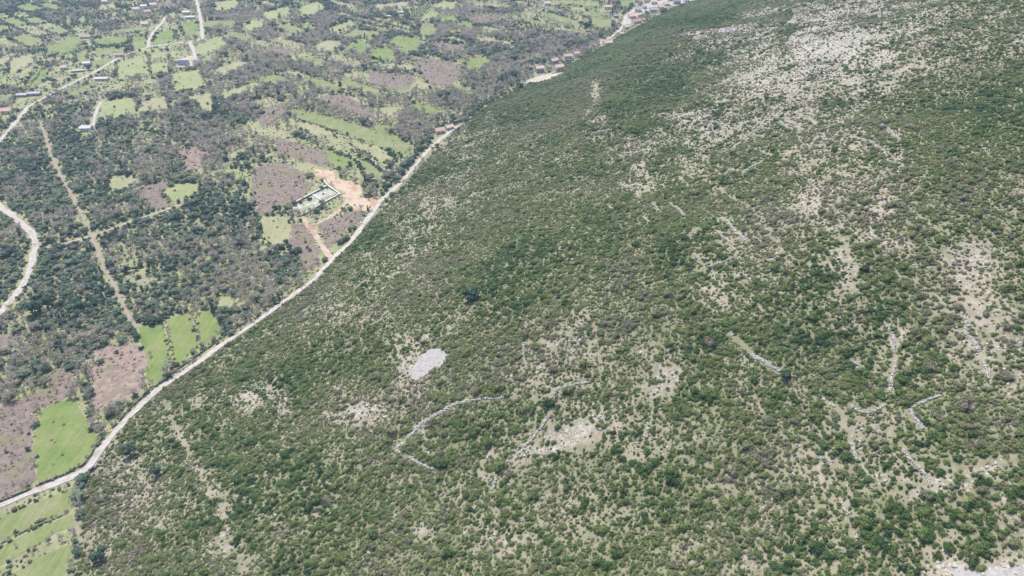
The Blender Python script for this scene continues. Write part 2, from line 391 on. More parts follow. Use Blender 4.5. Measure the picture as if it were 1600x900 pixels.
def bareness(P, path=1.0):
    px, py, z = proj(P)
    inside = (z > 1) & (px > -60) & (px < 1660) & (py > -40) & (py < 960)
    j1 = (fbm(P[:, 0], P[:, 1], 22, 41, 3) - 0.5); j2 = (fbm(P[:, 0], P[:, 1], 22, 43, 3) - 0.5)
    qx, qy = px + j1 * 70, py + j2 * 45
    b = blobs(BARE, qx, qy) - 0.8 * blobs(DENSE, qx, qy)
    tw = 1.2 + 3.2 * fbm(P[:, 0], P[:, 1], 9, 47, 2)
    for L, w in TRAILS: b = np.maximum(b, path * np.exp(-(line_dist(P[:, :2], L) / (tw * w)) ** 2))
    b = np.where(inside, b, (fbm(P[:, 0], P[:, 1], 120, 44, 3) - 0.45) * 1.6)
    return b

# ------------------------------------------------------------------ roads and paths (photo pixels)
MAIN_ROAD = [(-160, 850), (-60, 813), (0, 790), (60, 765), (110, 747), (137, 733), (152, 710), (167, 690), (192, 660), (232, 621), (263, 597), (300, 574), (345, 540), (395, 507), (440, 474),
             (490, 438), (519, 405), (550, 376), (573, 345), (598, 311), (628, 284), (652, 255), (668, 236), (690, 216), (716, 196)]
VILLAGE_ROAD = [(800, 138), (825, 127), (845, 120), (868, 112)]
VILLAGE_ROAD2 = [(925, 74), (935, 69), (962, 54), (974, 40), (978, 25), (992, 14), (1010, 8), (1040, 3), (1060, -6), (1090, -22)]
ROADS = [("road", MAIN_ROAD, 4.1, 'road', "pale gravel road curving along the foot of the scrub hillside"),
         ("road", VILLAGE_ROAD, 4.0, 'road', "pale lane along the lower hamlet's yard"),
         ("road", VILLAGE_ROAD2, 5.0, 'road', "pale lane climbing into the far village"),
         ("road", [(-60, 290), (-20, 245), (0, 219), (20, 197), (45, 166), (75, 150), (105, 134), (140, 117), (175, 97), (195, 86), (230, 74), (270, 68), (302, 65), (317, 61), (315, 40), (310, 12), (305, -6), (296, -40)], 4.4, 'road', "pale valley road bending between the green fields at upper left"),
         ("road", [(-60, 285), (0, 322), (25, 341), (47, 360), (57, 380), (51, 402), (45, 430), (26, 459), (8, 481), (-40, 530)], 4.9, 'road', "white gravel road looping in and out at the left edge"),
         ("road", [(232, 73), (233, 62), (240, 50), (253, 36), (258, 28)], 4.0, 'road', "short lane branching up from the valley road to farmhouses"),
         ("road", [(296, 66), (303, 80), (306, 95), (296, 103)], 4.5, 'road', "short drive from the valley road to the dark blue roof"),
         ("road", [(158, 159), (150, 175), (146, 193), (143, 200)], 3.6, 'road', "narrow drive leading down to the small white house"),
         ("path", [(60, 391), (85, 385), (110, 378), (145, 369), (175, 358), (205, 346), (240, 335), (285, 319)], 1.5, 'beige', "thin pale track crossing the dark woodland and the cleared strip"),
         ("path", [(64, 190), (78, 235), (95, 275), (115, 310), (135, 350), (150, 385), (165, 420), (190, 470), (205, 500), (214, 513)], 2.7, 'clearing', "straight brownish cleared strip cut through the dark woodland"),
         ("path", [(546, 308), (541, 317), (528, 330), (510, 342), (492, 352), (482, 352)], 4.0, 'dirt', "orange dirt track curving below the walled plot"),
         ("path", [(471, 339), (478, 348), (487, 360), (497, 375), (507, 389), (515, 400), (516, 412)], 4.6, 'dirt', "orange dirt track running from the walled plot down to the road"),
]
ROAD_W = []
for nm, pts, w, mt, lb in ROADS: ROAD_W.append((at_many(pts), w if nm == 'road' else 3.4 if 'crossing' in lb else w * .40))

# ------------------------------------------------------------------ fields and open patches (photo pixels)
FIELDS = [
 ('pale', "pale square field above the valley road junction with grey hedge on right", [(184, 98), (229, 84), (232, 116), (185, 125)]),
 ('bright', "bright green field in the bend between lane and valley road", [(236, 73), (250, 50), (271, 46), (274, 64)]),
 ('bright', "bright green field left of the straight upper valley road", [(282, 37), (308, 32), (311, 58), (296, 61)]),
 ('green', "light green strip field right of the straight upper valley road", [(319, 33), (367, 31), (369, 39), (320, 47)]),
 ('pale', "pale green field below the road bend at top", [(304, 73), (345, 56), (357, 73), (312, 89)]),
 ('pale', "pale speckled field below the dark blue roof", [(267, 115), (310, 108), (326, 136), (268, 145)]),
 ('pale', "pale field beside the narrow drive to the white house", [(160, 159), (210, 151), (215, 180), (153, 189)]),
 ('dull', "brownish small field right of the white house drive", [(220, 160), (260, 150), (261, 170), (220, 176)]),
 ('pale', "small pale plot under the valley road, right of the lane", [(236, 82), (259, 80), (262, 93), (236, 96)]),
 ('pale', "small pale plot left of the dark blue roof", [(237, 99), (264, 97), (263, 114), (236, 118)]),
 ('bright', "bright green field left of the brown roofed shed", [(75, 72), (115, 58), (130, 60), (117, 82), (72, 86)]),
 ('bright', "bright yellow green field right of the brown roofed shed", [(145, 62), (197, 56), (197, 69), (155, 71)]),
 ('bright', "green field just left of the lane junction", [(207, 58), (228, 56), (228, 76), (210, 79)]),
 ('green', "green field above the roadside house with the blue pile", [(148, 75), (195, 74), (193, 83), (150, 89)]),
 ('green', "narrow green field left of the white farmhouse", [(120, 85), (136, 76), (135, 93), (120, 105)]),
 ('green', "green wedge field right of the white farmhouse", [(145, 95), (175, 90), (173, 98), (147, 106)]),
 ('bright', "bright green sloping field left of the valley road", [(50, 118), (75, 105), (70, 125), (46, 144), (38, 144)]),
 ('pale', "greyish pale plot above the long lavender shed", [(58, 132), (82, 125), (83, 139), (57, 142)]),
 ('green', "green wedge along the upper side of the valley road", [(95, 134), (125, 118), (130, 124), (95, 142)]),
 ('green', "green wedge along the lower side of the valley road", [(100, 151), (140, 130), (140, 144), (110, 153)]),
 ('green', "green corner field at the left edge above the orange roof", [(-30, 155), (20, 145), (20, 155), (0, 166), (-30, 175)]),
 ('dull', "dull grey green field at far left with hedge behind", [(20, 92), (52, 85), (52, 98), (15, 116)]),
 ('dull', "dull strip field at the left edge", [(-20, 93), (15, 90), (10, 100), (-20, 101)]),
 ('green', "tiny green plot amid dark trees at upper left", [(103, 25), (111, 22), (113, 35), (105, 42)]),
 ('green', "second tiny green plot beside dark trees at upper left", [(122, 29), (134, 25), (136, 34), (125, 38)]),
 ('green', "long green strip below the upper left hamlet", [(172, 49), (222, 40), (226, 48), (175, 54)]),
 ('dull', "dull plot at the top edge beside the far left hamlet", [(155, 10), (183, 5), (180, 14), (152, 18)]),
 ('dull', "pinkish dull plot between two far left fields", [(65, 92), (85, 88), (82, 97), (62, 100)]),
 ('pale', "left one of two small pale fields near the top edge", [(412, 20), (431, 15), (435, 30), (418, 35)]),
 ('pale', "right one of two small pale fields near the top edge", [(432, 14), (450, 10), (456, 24), (438, 26)]),
 ('pale', "large pale field reaching the top edge", [(465, 14), (496, 2), (512, 15), (472, 29)]),
 ('pale', "pale tilted field above the shrubby pasture", [(512, 46), (547, 32), (559, 39), (526, 53)]),
 ('green', "shrubby green pasture between pale fields", [(530, 55), (552, 45), (595, 50), (590, 59), (541, 60)]),
 ('bright', "bright green lozenge field, left of three joined fields", [(536, 77), (560, 64), (584, 72), (565, 85)]),
 ('bright', "bright green field, middle of three joined fields", [(572, 86), (590, 73), (615, 78), (615, 84), (622, 97), (602, 96)]),
 ('bright', "bright green field, right of three joined fields", [(605, 66), (620, 56), (637, 56), (664, 66), (657, 75), (637, 86), (622, 82), (626, 75)]),
 ('pale', "pale field at top beyond the striped orchard", [(672, 8), (695, 2), (716, 5), (705, 17), (687, 15)]),
 ('green', "striped orchard ground near the top edge", [(632, 22), (670, 2), (677, 12), (652, 27)]),
 ('pale', "pale field just below the striped orchard", [(656, 29), (675, 16), (692, 24), (670, 33)]),
 ('bright', "small bright field right of the orchard", [(687, 29), (700, 24), (721, 31), (712, 37), (687, 36)]),
 ('green', "green field with a lone dark tree below the orchard", [(652, 49), (666, 34), (687, 46), (680, 57), (660, 56)]),
 ('bright', "vivid green clearing ringed by purple brown scrub", [(727, 105), (732, 92), (750, 86), (767, 96), (750, 108), (732, 112)]),
 ('dull', "thin yellowish strip right of the purple scrub", [(745, 57), (797, 65), (798, 72), (745, 63)]),
 ('dull', "dull grey field left of the three joined fields", [(490, 72), (510, 62), (535, 65), (527, 77), (500, 79)]),
 ('green', "long green strip slanting down to the foot of the hill", [(452, 168), (500, 178), (560, 195), (620, 212), (652, 235), (630, 242), (585, 226), (530, 205), (455, 182)]),
 ('dull', "dull strip below the long slanting green field", [(450, 184), (482, 194), (525, 209), (500, 214), (452, 196)]),
 ('dull', "yellowish field above the long slanting strip", [(592, 167), (627, 167), (622, 177), (600, 185)]),
 ('dull', "yellowish sliver at the edge of bare trees", [(540, 150), (572, 152), (575, 163), (545, 157)]),
 ('pale', "small pale plot amid grey trees left of the three fields", [(452, 88), (478, 81), (482, 88), (462, 95)]),
 ('green', "green glade between bare trees near the slanting strip", [(577, 195), (617, 197), (615, 206), (590, 205)]),
 ('green', "terraced green field at top, nearest the far village", [(922, 28), (955, 30), (957, 47), (925, 43)]),
 ('green', "long terraced strip left of the far village", [(870, 12), (952, 22), (952, 28), (920, 27)]),
 ('green', "terraced strip with a dark tree clump at its end", [(847, 22), (862, 20), (907, 35), (907, 45), (850, 26)]),
 ('green', "top terrace by the edge, left of the orange roofed house", [(875, 0), (935, 2), (938, 13), (880, 8)]),
 ('dull', "small terrace below the dark tree clump", [(865, 42), (892, 45), (890, 50), (867, 49)]),
 ('bright', "bright field above the far village", [(965, 0), (991, 0), (982, 13), (970, 14)]),
 ('pale', "pale glade beside pink bracken in the woodland", [(257, 300), (275, 285), (312, 287), (312, 300), (272, 319)]),
 ('dull', "yellowish field at the woodland top edge", [(342, 246), (370, 237), (385, 231), (384, 243), (360, 250)]),
 ('dull', "pale yellow grassy gap in the dark woodland", [(170, 279), (190, 274), (222, 281), (220, 287), (175, 300)]),
 ('bright', "bright green field, left of three side by side above the road", [(216, 511), (255, 504), (264, 537), (265, 575), (249, 598), (232, 601)]),
 ('bright', "bright green field, middle of three side by side above the road", [(261, 501), (295, 485), (302, 500), (312, 540), (285, 566), (270, 570)]),
 ('bright', "bright green field, right of three side by side above the road", [(304, 491), (330, 480), (350, 518), (325, 536), (316, 533)]),
 ('bright', "bright green field inside the bend of the gravel road", [(64, 642), (85, 628), (120, 622), (140, 672), (152, 685), (153, 700), (146, 718), (115, 738), (58, 757), (50, 700)]),
 ('green', "green strip just below the road at lower left", [(122, 758), (120, 788), (105, 800), (50, 823), (-10, 849), (-40, 858), (-40, 826), (0, 810), (62, 783)]),
 ('green', "middle green strip at lower left between two walls", [(113, 803), (115, 825), (92, 830), (50, 855), (0, 885), (-40, 905), (-40, 872), (0, 854), (62, 824)]),
 ('green', "lowest green strip in the bottom left corner", [(108, 850), (106, 887), (104, 925), (-30, 930), (20, 895), (60, 868)]),
 ('dull', "pale rough corner field by the roadside hedge", [(335, 465), (375, 463), (377, 480), (350, 487)]),
 ('dull', "pale field on the bare slope above the soil bank", [(545, 222), (590, 228), (620, 250), (600, 255), (565, 235)]),
 ('green', "green sliver between tree rows beside the soil bank", [(572, 250), (600, 275), (597, 287), (585, 277), (560, 255)]),
 ('dull', "bluish green scrubby meadow left of the dirt track", [(407, 337), (450, 340), (460, 375), (430, 385), (410, 370)]),
 ('dull', "grassy gap above the purple scrub near the top", [(580, 8), (640, 2), (636, 10), (590, 17)]),
 ('dull', "thin grassy strip at top between grey woods", [(740, 5), (800, 9), (800, 14), (745, 11)]),
 ('green', "small green plot below the top edge woods", [(700, 44), (722, 48), (720, 54), (702, 53)]),
 ('dull', "grassy strip amid purple trees near the top", [(660, 100), (640, 112), (612, 108), (625, 101)]),
 ('pale', "pale field at the top edge right of the straight road", [(335, 3), (370, 0), (375, 12), (338, 20)]),
 ('pale', "pale field beside bare trees right of the straight road", [(380, 40), (408, 32), (415, 42), (386, 52)]),
 ('dull', "grassy field between hedges below the bend", [(330, 112), (372, 95), (392, 100), (345, 122)]),
 ('dull', "grassy field between hedges, lower of the pair", [(345, 146), (400, 128), (410, 136), (352, 156)]),
 ('dull', "pale bare plot below the speckled field", [(292, 150), (330, 145), (334, 172), (318, 180), (308, 160)]),
]
PATCHES = [
 ('bare_ground', 'heath_pink', "pink bracken patch at the woodland top edge", [(285, 232), (312, 229), (322, 240), (320, 262), (288, 268)]),
 ('bare_ground', 'heath', "brown bracken patch beside the pale woodland glade", [(215, 300), (250, 285), (265, 287), (257, 300), (255, 308), (272, 320), (250, 330), (240, 325)]),
 ('bare_ground', 'heath_pink', "large pink bracken patch left of the three bright fields", [(142, 547), (175, 540), (215, 543), (229, 570), (226, 602), (200, 632), (170, 640), (150, 640), (147, 600)]),
 ('bare_ground', 'heath', "purple brown bracken sweep at the left edge above the road", [(95, 572), (120, 580), (125, 610), (80, 628), (58, 640), (48, 675), (46, 755), (0, 782), (-40, 795), (-40, 640), (0, 640), (50, 620)]),
 ('bare_ground', 'heath', "small brown patch at the left edge of the woodland", [(-20, 522), (40, 520), (20, 540), (-20, 545)]),
 ('bare_ground', 'heath', "purple bracken wedge between dirt track and road", [(495, 350), (550, 330), (575, 334), (545, 358), (520, 385), (511, 390)]),
 ('bare_ground', 'heath', "purple bracken left of the walled plot", [(395, 262), (440, 250), (488, 285), (455, 320), (400, 338)]),
 ('bare_ground', 'heath', "purple bracken strip below the dirt track", [(455, 345), (478, 352), (500, 390), (490, 425), (470, 410), (450, 370)]),
 ('bare_ground', 'heath', "purple scrub ground in the far middle woods", [(575, 110), (640, 116), (655, 125), (630, 140), (580, 135)]),
 ('bare_ground', 'heath', "purple scrub ground left of the vivid green clearing", [(655, 90), (712, 97), (727, 115), (707, 132), (675, 135), (650, 105)]),
 ('bare_ground', 'heath', "purple scrub ground above the long slanting strip", [(495, 155), (535, 145), (580, 170), (595, 185), (525, 172)]),
 ('bare_ground', 'heath', "purple scrub plot left of the slanting strip", [(400, 172), (437, 162), (450, 180), (415, 199)]),
 ('bare_ground', 'heath', "purple scrub ground near the top edge", [(675, 65), (732, 70), (725, 80), (690, 82)]),
 ('bare_ground', 'heath', "purple scrub ground right of the top orchard", [(740, 20), (790, 24), (795, 34), (745, 30)]),
 ('bare_ground', 'heath', "purple scrub band above the pale slope field", [(425, 215), (470, 222), (520, 250), (500, 262), (440, 240)]),
 ('bare_soil', 'soil', "orange bare soil opening onto the gravel road", [(489, 262), (512, 269), (540, 279), (562, 296), (564, 306), (597, 311), (589, 328), (562, 330), (546, 318), (538, 306), (524, 291), (510, 283), (492, 273)]),
 ('bare_soil', 'plotfloor', "pale gravel floor of the walled plot", [(464, 319), (510, 294), (527, 304), (473, 333)]),
 ('scree_clearing', 'scree', "pale grey stony clearing in the middle of the hillside scrub", [(645, 592), (648, 575), (660, 552), (672, 544), (695, 545), (705, 557), (700, 567), (685, 575), (667, 582), (655, 592)]),
 ('gravel_ledge', 'scree', "pale gravel ledge in the bottom right corner", [(1482, 880), (1500, 878), (1518, 890), (1558, 894), (1600, 882), (1680, 880), (1700, 960), (1480, 960), (1484, 905)]),
 ('quarry_cut', 'scree', "pale cut terrace high on the hillside near the village", [(1040, 58), (1065, 52), (1100, 45), (1140, 42), (1184, 35), (1184, 42), (1150, 49), (1100, 53), (1060, 59)]),
 ('yard', 'beige', "pale yard in front of the hillside hamlet", [(818, 127), (838, 121), (868, 114), (884, 113), (870, 120), (838, 130)]),
 ('yard', 'road', "pale yard threading between the far village houses", [(972, 40), (984, 40), (1002, 24), (1030, 13), (1060, 8), (1090, 0), (1092, -6), (1040, -2), (1005, 8), (984, 20)]),
 ('yard', 'beige', "pale yard around the dark blue roof", [(276, 93), (300, 88), (306, 100), (296, 107), (278, 106)]),
]
FIELD_POLYS = []
FARM = [(110, 95, 130, 60, 0, 1), (260, 60, 110, 50, 0, 1), (430, 50, 120, 50, 0, .9), (570, 55, 140, 50, 0, .9), (720, 30, 110, 30, 0, .8), (890, 25, 100, 35, 0, 1), (520, 205, 120, 55, 15, .8), (430, 125, 110, 40, 0, .8), (560, 130, 90, 30, 0, .6), (330, 130, 90, 40, 0, .7), (230, 170, 70, 25, 0, .6), (680, 90, 80, 35, 0, .5)]
def poly_world(pts, jit=0.6, step=4.0):
    P = at_many(pts)[:, :2]; outp = []
    n = len(P)
    for i in range(n):
        a, b = P[i], P[(i + 1) % n]; L = np.hypot(*(b - a)); k = max(1, int(L / step))
        for j in range(k): outp.append(a + (b - a) * j / k)
    Q = np.array(outp)
    nx = (fbm(Q[:, 0], Q[:, 1], 14, 61, 2) - .5) * 6 * jit; ny = (fbm(Q[:, 0], Q[:, 1], 14, 63, 2) - .5) * 6 * jit
    return Q + np.stack([nx, ny], 1)
def in_poly(x, y, Q):
    c = np.zeros(len(x), bool); n = len(Q); j = n - 1
    for i in range(n):
        xi, yi = Q[i]; xj, yj = Q[j]
        if yi != yj:
            c ^= ((yi > y) != (yj > y)) & (x < (xj - xi) * (y - yi) / (yj - yi) + xi)
        j = i
    return c
def sheet(name, Q, mat, dz, label, cat, interior=6.0):
    x0, y0 = Q.min(0); x1, y1 = Q.max(0)
    interior = max(interior, math.sqrt((x1 - x0) * (y1 - y0) / 900))
    gx, gy = np.meshgrid(np.arange(x0, x1, interior), np.arange(y0, y1, interior)); gx = gx.ravel(); gy = gy.ravel()
    ok = in_poly(gx, gy, Q)
    pts = [Vector(p) for p in Q] + [Vector(p) for p in zip(gx[ok], gy[ok])]
    n = len(Q)
    v, e, f, *_ = geometry.delaunay_2d_cdt(pts, [(i, (i + 1) % n) for i in range(n)], [list(range(n))], 1, 1e-4)
    v = np.array([(p.x, p.y) for p in v])
    V = np.column_stack([v, tz(v[:, 0], v[:, 1]) + dz])
    me = mesh_np(name, V, [list(t) for t in f], [mat], smooth=True)
    if len(me.polygons) and sum(pl.normal.z for pl in me.polygons) < 0: me.flip_normals()
    return props(link(name, me), label, cat, kind="structure")
def strip(name, P, w, mat, dz, label, cat):
    # smooth the centreline, then a ribbon with slightly ragged edges, cut fine enough to lie on the ground
    c = P[:, :2]; s = np.r_[0, np.cumsum(np.hypot(*np.diff(c, axis=0).T))]; t = np.arange(0, s[-1], 2.0)
    q = np.stack([np.interp(t, s, c[:, 0]), np.interp(t, s, c[:, 1])], 1)
    for _ in range(8): q[1:-1] = 0.25 * q[:-2] + 0.5 * q[1:-1] + 0.25 * q[2:]
    tg = np.gradient(q, axis=0); tg /= np.linalg.norm(tg, axis=1)[:, None]; nr = np.stack([-tg[:, 1], tg[:, 0]], 1)
    rag = 0.6 if label.endswith('hillside') or 'road' in cat else 0.7
    wl = w / 2 * (1 + rag * (fbm(t, t * 0, 9, 71, 3) - .5) * 2); wr = w / 2 * (1 + rag * (fbm(t, t * 0 + 50, 9, 73, 3) - .5) * 2)
    cols = [q + nr * (wl * k)[:, None] for k in (1, .5)] + [q] + [q - nr * (wr * k)[:, None] for k in (.5, 1)]
    V = np.concatenate([np.column_stack([k, tz(k[:, 0], k[:, 1]) + dz]) for k in cols]); n = len(q)
    F = np.array([(j * n + i, (j + 1) * n + i, (j + 1) * n + i + 1, j * n + i + 1) for j in range(4) for i in range(n - 1)])
    return props(link(name, mesh_np(name, V, F, [mat], smooth=True, attrs={"across": np.repeat([-1., -.5, 0., .5, 1.], n)})), label, cat, kind="structure")

SMALL = []
HOUSES = [
 (687, 207, 12, 8, 4.5, 25, 'terracotta', 'cream', "terracotta roofed house alone beside the road at the foot of the hill"),
 (702, 201, 10, 7, 3.5, 35, 'palepink', 'white', "white rubble walled house right beside the lone terracotta house"),
 (843, 112, 13, 9, 7.0, 15, 'palepink', 'greywall', "tall grey walled house with pale pink roof by the yard"),
 (865, 99, 13, 9, 6.0, 40, 'terracotta', 'greywall', "orange roofed house between the tall grey house and the long roof"),
 (873, 109, 14, 9, 6.0, 25, 'palepink', 'whiteblue', "white walled house with pale pink roof at the edge of the scrub"),
 (887, 91, 14, 8, 5.0, 10, 'terracotta', 'cream', "long orange roofed house in the hillside hamlet"),
 (900, 87, 10, 8, 5.0, 30, 'terracotta', 'white', "orange roofed house at the upper end of the hillside hamlet"),
 (949, 70, 15, 10, 5.0, 20, 'salmon', 'cream', "salmon roofed house alone on the road below the far village"),
 (950, 14, 16, 9, 5.5, -5, 'terracotta', 'white', "orange roofed white house amid green terraces near the far village"),
 (996, 18, 13, 11, 6.0, 0, 'slate', 'cream', "grey blue roofed house in the middle of the far village"),
 (987, 28, 14, 9, 5.0, 20, 'palepink', 'cream', "pale pink roofed house just above the red roof"),
 (994, 36, 16, 10, 5.0, 25, 'redroof', 'white', "red roofed house lowest in the far village"),
 (1020, 19, 13, 10, 6.0, 5, 'slate', 'greywall', "grey roofed house at the village edge by the scrub"),
 (1021, 6, 13, 9, 6.0, 10, 'palepink', 'white', "pink roofed house near the top edge of the village"),
 (1057, 6, 14, 11, 6.5, 0, 'blueroof', 'greywall', "blue roofed house at the upper right end of the village"),
 (1041, 9, 11, 8, 5.0, 20, 'palepink', 'cream', "small pink roofed house left of the blue roof"),
 (994, 3, 11, 8, 5.0, 10, 'terracotta', 'cream', "small orange roofed house at the top edge beside the bright field"),
 (1006, 13, 9, 7, 5.0, 30, 'palepink', 'white', "small pink roofed house wedged between the two grey roofs"),
 (962, 27, 9, 7, 4.0, 10, 'slate', 'greywall', "small grey shed on the field side of the village road"),
 (978, 45, 9, 7, 4.5, 30, 'salmon', 'white', "small salmon roofed house just below the red roof by the lane"),
 (970, 55, 8, 6, 4.0, 35, 'palepink', 'cream', "tiny pink roofed house below the small salmon roof"),
 (1009, 3, 10, 8, 5.0, 12, 'terracotta', 'white', "small orange roofed house at the top edge left of the pink roof"),
 (1032, 14, 10, 8, 5.0, 18, 'salmon', 'cream', "salmon roofed house between the grey roof and the blue roof"),
 (1072, 3, 11, 8, 5.0, 15, 'palegrey', 'white', "white house farthest right in the far village"),
 (1047, 1, 10, 8, 5.0, 0, 'terracotta', 'cream', "orange roofed house at the top edge above the blue roof"),
 (855, 8, 14, 9, 5.0, 10, 'palepink', 'white', "pale pink house alone in the trees near the top middle"),
 (627, 21, 9, 6, 3.5, 0, 'palegrey', 'white', "small white shed in the trees left of the orchard"),
 (608, 27, 7, 5, 3.0, 0, 'palegrey', 'white', "tiny white hut left of the small white shed"),
 (12, 176, 14, 9, 4.5, 10, 'terracotta', 'cream', "orange roofed house at the left edge by the valley road"),
 (55, 148, 17, 8, 3.5, 8, 'lavender', 'greywall', "long lavender grey shed beside the valley road"),
 (36, 150, 14, 7, 3.0, 5, 'lavender', 'greywall', "lower grey shed left of the long lavender shed"),
 (135, 59, 17, 9, 3.5, 3, 'brownroof', 'cream', "brown roofed shed between two bright green fields"),
 (228, 40, 13, 9, 5.0, 5, 'palepink', 'white', "pale pink roofed farmhouse at the upper end of the lane"),
 (137, 102, 11, 9, 5.0, 10, 'palegrey', 'white', "white farmhouse with a dark bush in front"),
 (101, 108, 10, 7, 4.0, 10, 'palepink', 'white', "small pinkish farmhouse left of the white farmhouse"),
 (122, 112, 20, 4, 2.5, 14, 'palegrey', 'greywall', "long low grey shed below the white farmhouse"),
 (160, 125, 20, 7, 3.5, 3, 'palegrey', 'white', "long white barn just below the valley road"),
 (136, 203, 14, 9, 4.5, 5, 'palegrey', 'white', "small white house at the end of the narrow drive"),
 (187, 88, 14, 8, 4.0, 15, 'brownroof', 'cream', "brown roofed house hugging the valley road's upper side"),
 (287, 100, 15, 11, 4.0, 0, 'darkblue', 'white', "dark blue roofed house on a pale yard"),
 (165, 5, 12, 8, 5.0, 0, 'palepink', 'white', "pale house alone at the top edge on the left"),
 (214, 17, 13, 9, 5.0, 10, 'palepink', 'cream', "pink roofed house on the left side of the upper left hamlet"),
 (226, 13, 12, 9, 6.0, 5, 'palegrey', 'white', "pale grey roofed house in the middle of the upper left hamlet"),
 (241, 11, 12, 9, 6.0, 10, 'palepink', 'white', "pale pink roofed house on the right side of the upper left hamlet"),
 (238, 2, 14, 9, 6.0, 0, 'blueroof', 'white', "blue roofed house at the top of the upper left hamlet"),
 (232, 21, 11, 8, 5.0, 15, 'salmon', 'cream', "salmon roofed house lowest in the upper left hamlet"),
 (292, 22, 14, 9, 5.0, 5, 'palegrey', 'white', "upper white building beside the straight valley road"),
 (298, 29, 18, 8, 4.0, 8, 'palegrey', 'white', "lower long white building beside the straight valley road"),
]
HOUSE_PTS = at_many([(h[0], h[1]) for h in HOUSES])

def seg_clear(P2, polylines, pad):
    """True where a point keeps clear of every polyline"""
    ok = np.ones(len(P2), bool)
    for L, w in polylines:
        lim = w / 2 + pad
        lo = L[:, :2].min(0) - lim.max() if hasattr(lim, 'max') else L[:, :2].min(0) - lim
        hi = L[:, :2].max(0) + (lim.max() if hasattr(lim, 'max') else lim)
        idx = np.nonzero((P2[:, 0] > lo[0]) & (P2[:, 0] < hi[0]) & (P2[:, 1] > lo[1]) & (P2[:, 1] < hi[1]) & ok)[0]
        if not len(idx): continue
        q = P2[idx]; best = np.full(len(idx), 1e9)
        for a, b in zip(L[:-1, :2], L[1:, :2]):
            ab = b - a; t = np.clip(((q - a) @ ab) / max(ab @ ab, 1e-6), 0, 1)
            best = np.minimum(best, np.hypot(*(q - a - t[:, None] * ab).T))
        l_ = lim[idx] if hasattr(lim, 'max') else lim
        ok[idx] &= best > l_
    return ok

def house_clear(P2, r):
    ok = np.ones(len(P2), bool)
    for h, hp in zip(HOUSES, HOUSE_PTS): ok &= np.hypot(P2[:, 0] - hp[0], P2[:, 1] - hp[1] ) > h[2] * 0.5 + r
    return ok

# ------------------------------------------------------------------ terrain mesh
def axis(lo, hi, step, far_lo, far_hi):
    core = list(np.arange(lo, hi + .1, step)); a = [lo]; s = step
    while a[-1] > far_lo: s *= 1.25; a.append(a[-1] - s)
    b = [core[-1]]; s = step
    while b[-1] < far_hi: s *= 1.25; b.append(b[-1] + s)
    return np.array(a[:0:-1] + core + b[1:])
ax = axis(-950, 700, 3.5, -2600, 2600); ay = axis(90, 1500, 3.5, -1200, 4200)
gx, gy = np.meshgrid(ax, ay); gx = gx.ravel(); gy = gy.ravel(); gz = tz(gx, gy)
nx_, ny_ = len(ax), len(ay)
ii = (np.arange(ny_ - 1)[:, None] * nx_ + np.arange(nx_ - 1)[None]).ravel()
GF = np.stack([ii, ii + 1, ii + nx_ + 1, ii + nx_], 1)
GP = np.column_stack([gx, gy, gz])
gb = bareness(GP, 0.25)
ghill = np.clip(hill_d(gx, gy) / 8 + 0.6, 0, 1)
props(link("ground", mesh_np("ground", GP, GF, [M['ground']], smooth=True, attrs={"rock": np.clip(gb * .98 + 0.10, 0, 1), "hill": ghill})),
      "ground of the valley floor and scrub hillside", "ground", kind="structure")

for (nm, pts, w, mt, lb), (P, _) in zip(ROADS, ROAD_W):
    strip(nm, P, w, M[mt], 0.22 if nm == "road" else 0.17, lb, nm)
for k, (kd, lb, pts) in enumerate(FIELDS):
    Q = poly_world(pts, 0.5, 3.0); FIELD_POLYS.append((Q, 0.02))
    sheet("field", Q, FIELD[kd], 0.10, lb, "field")
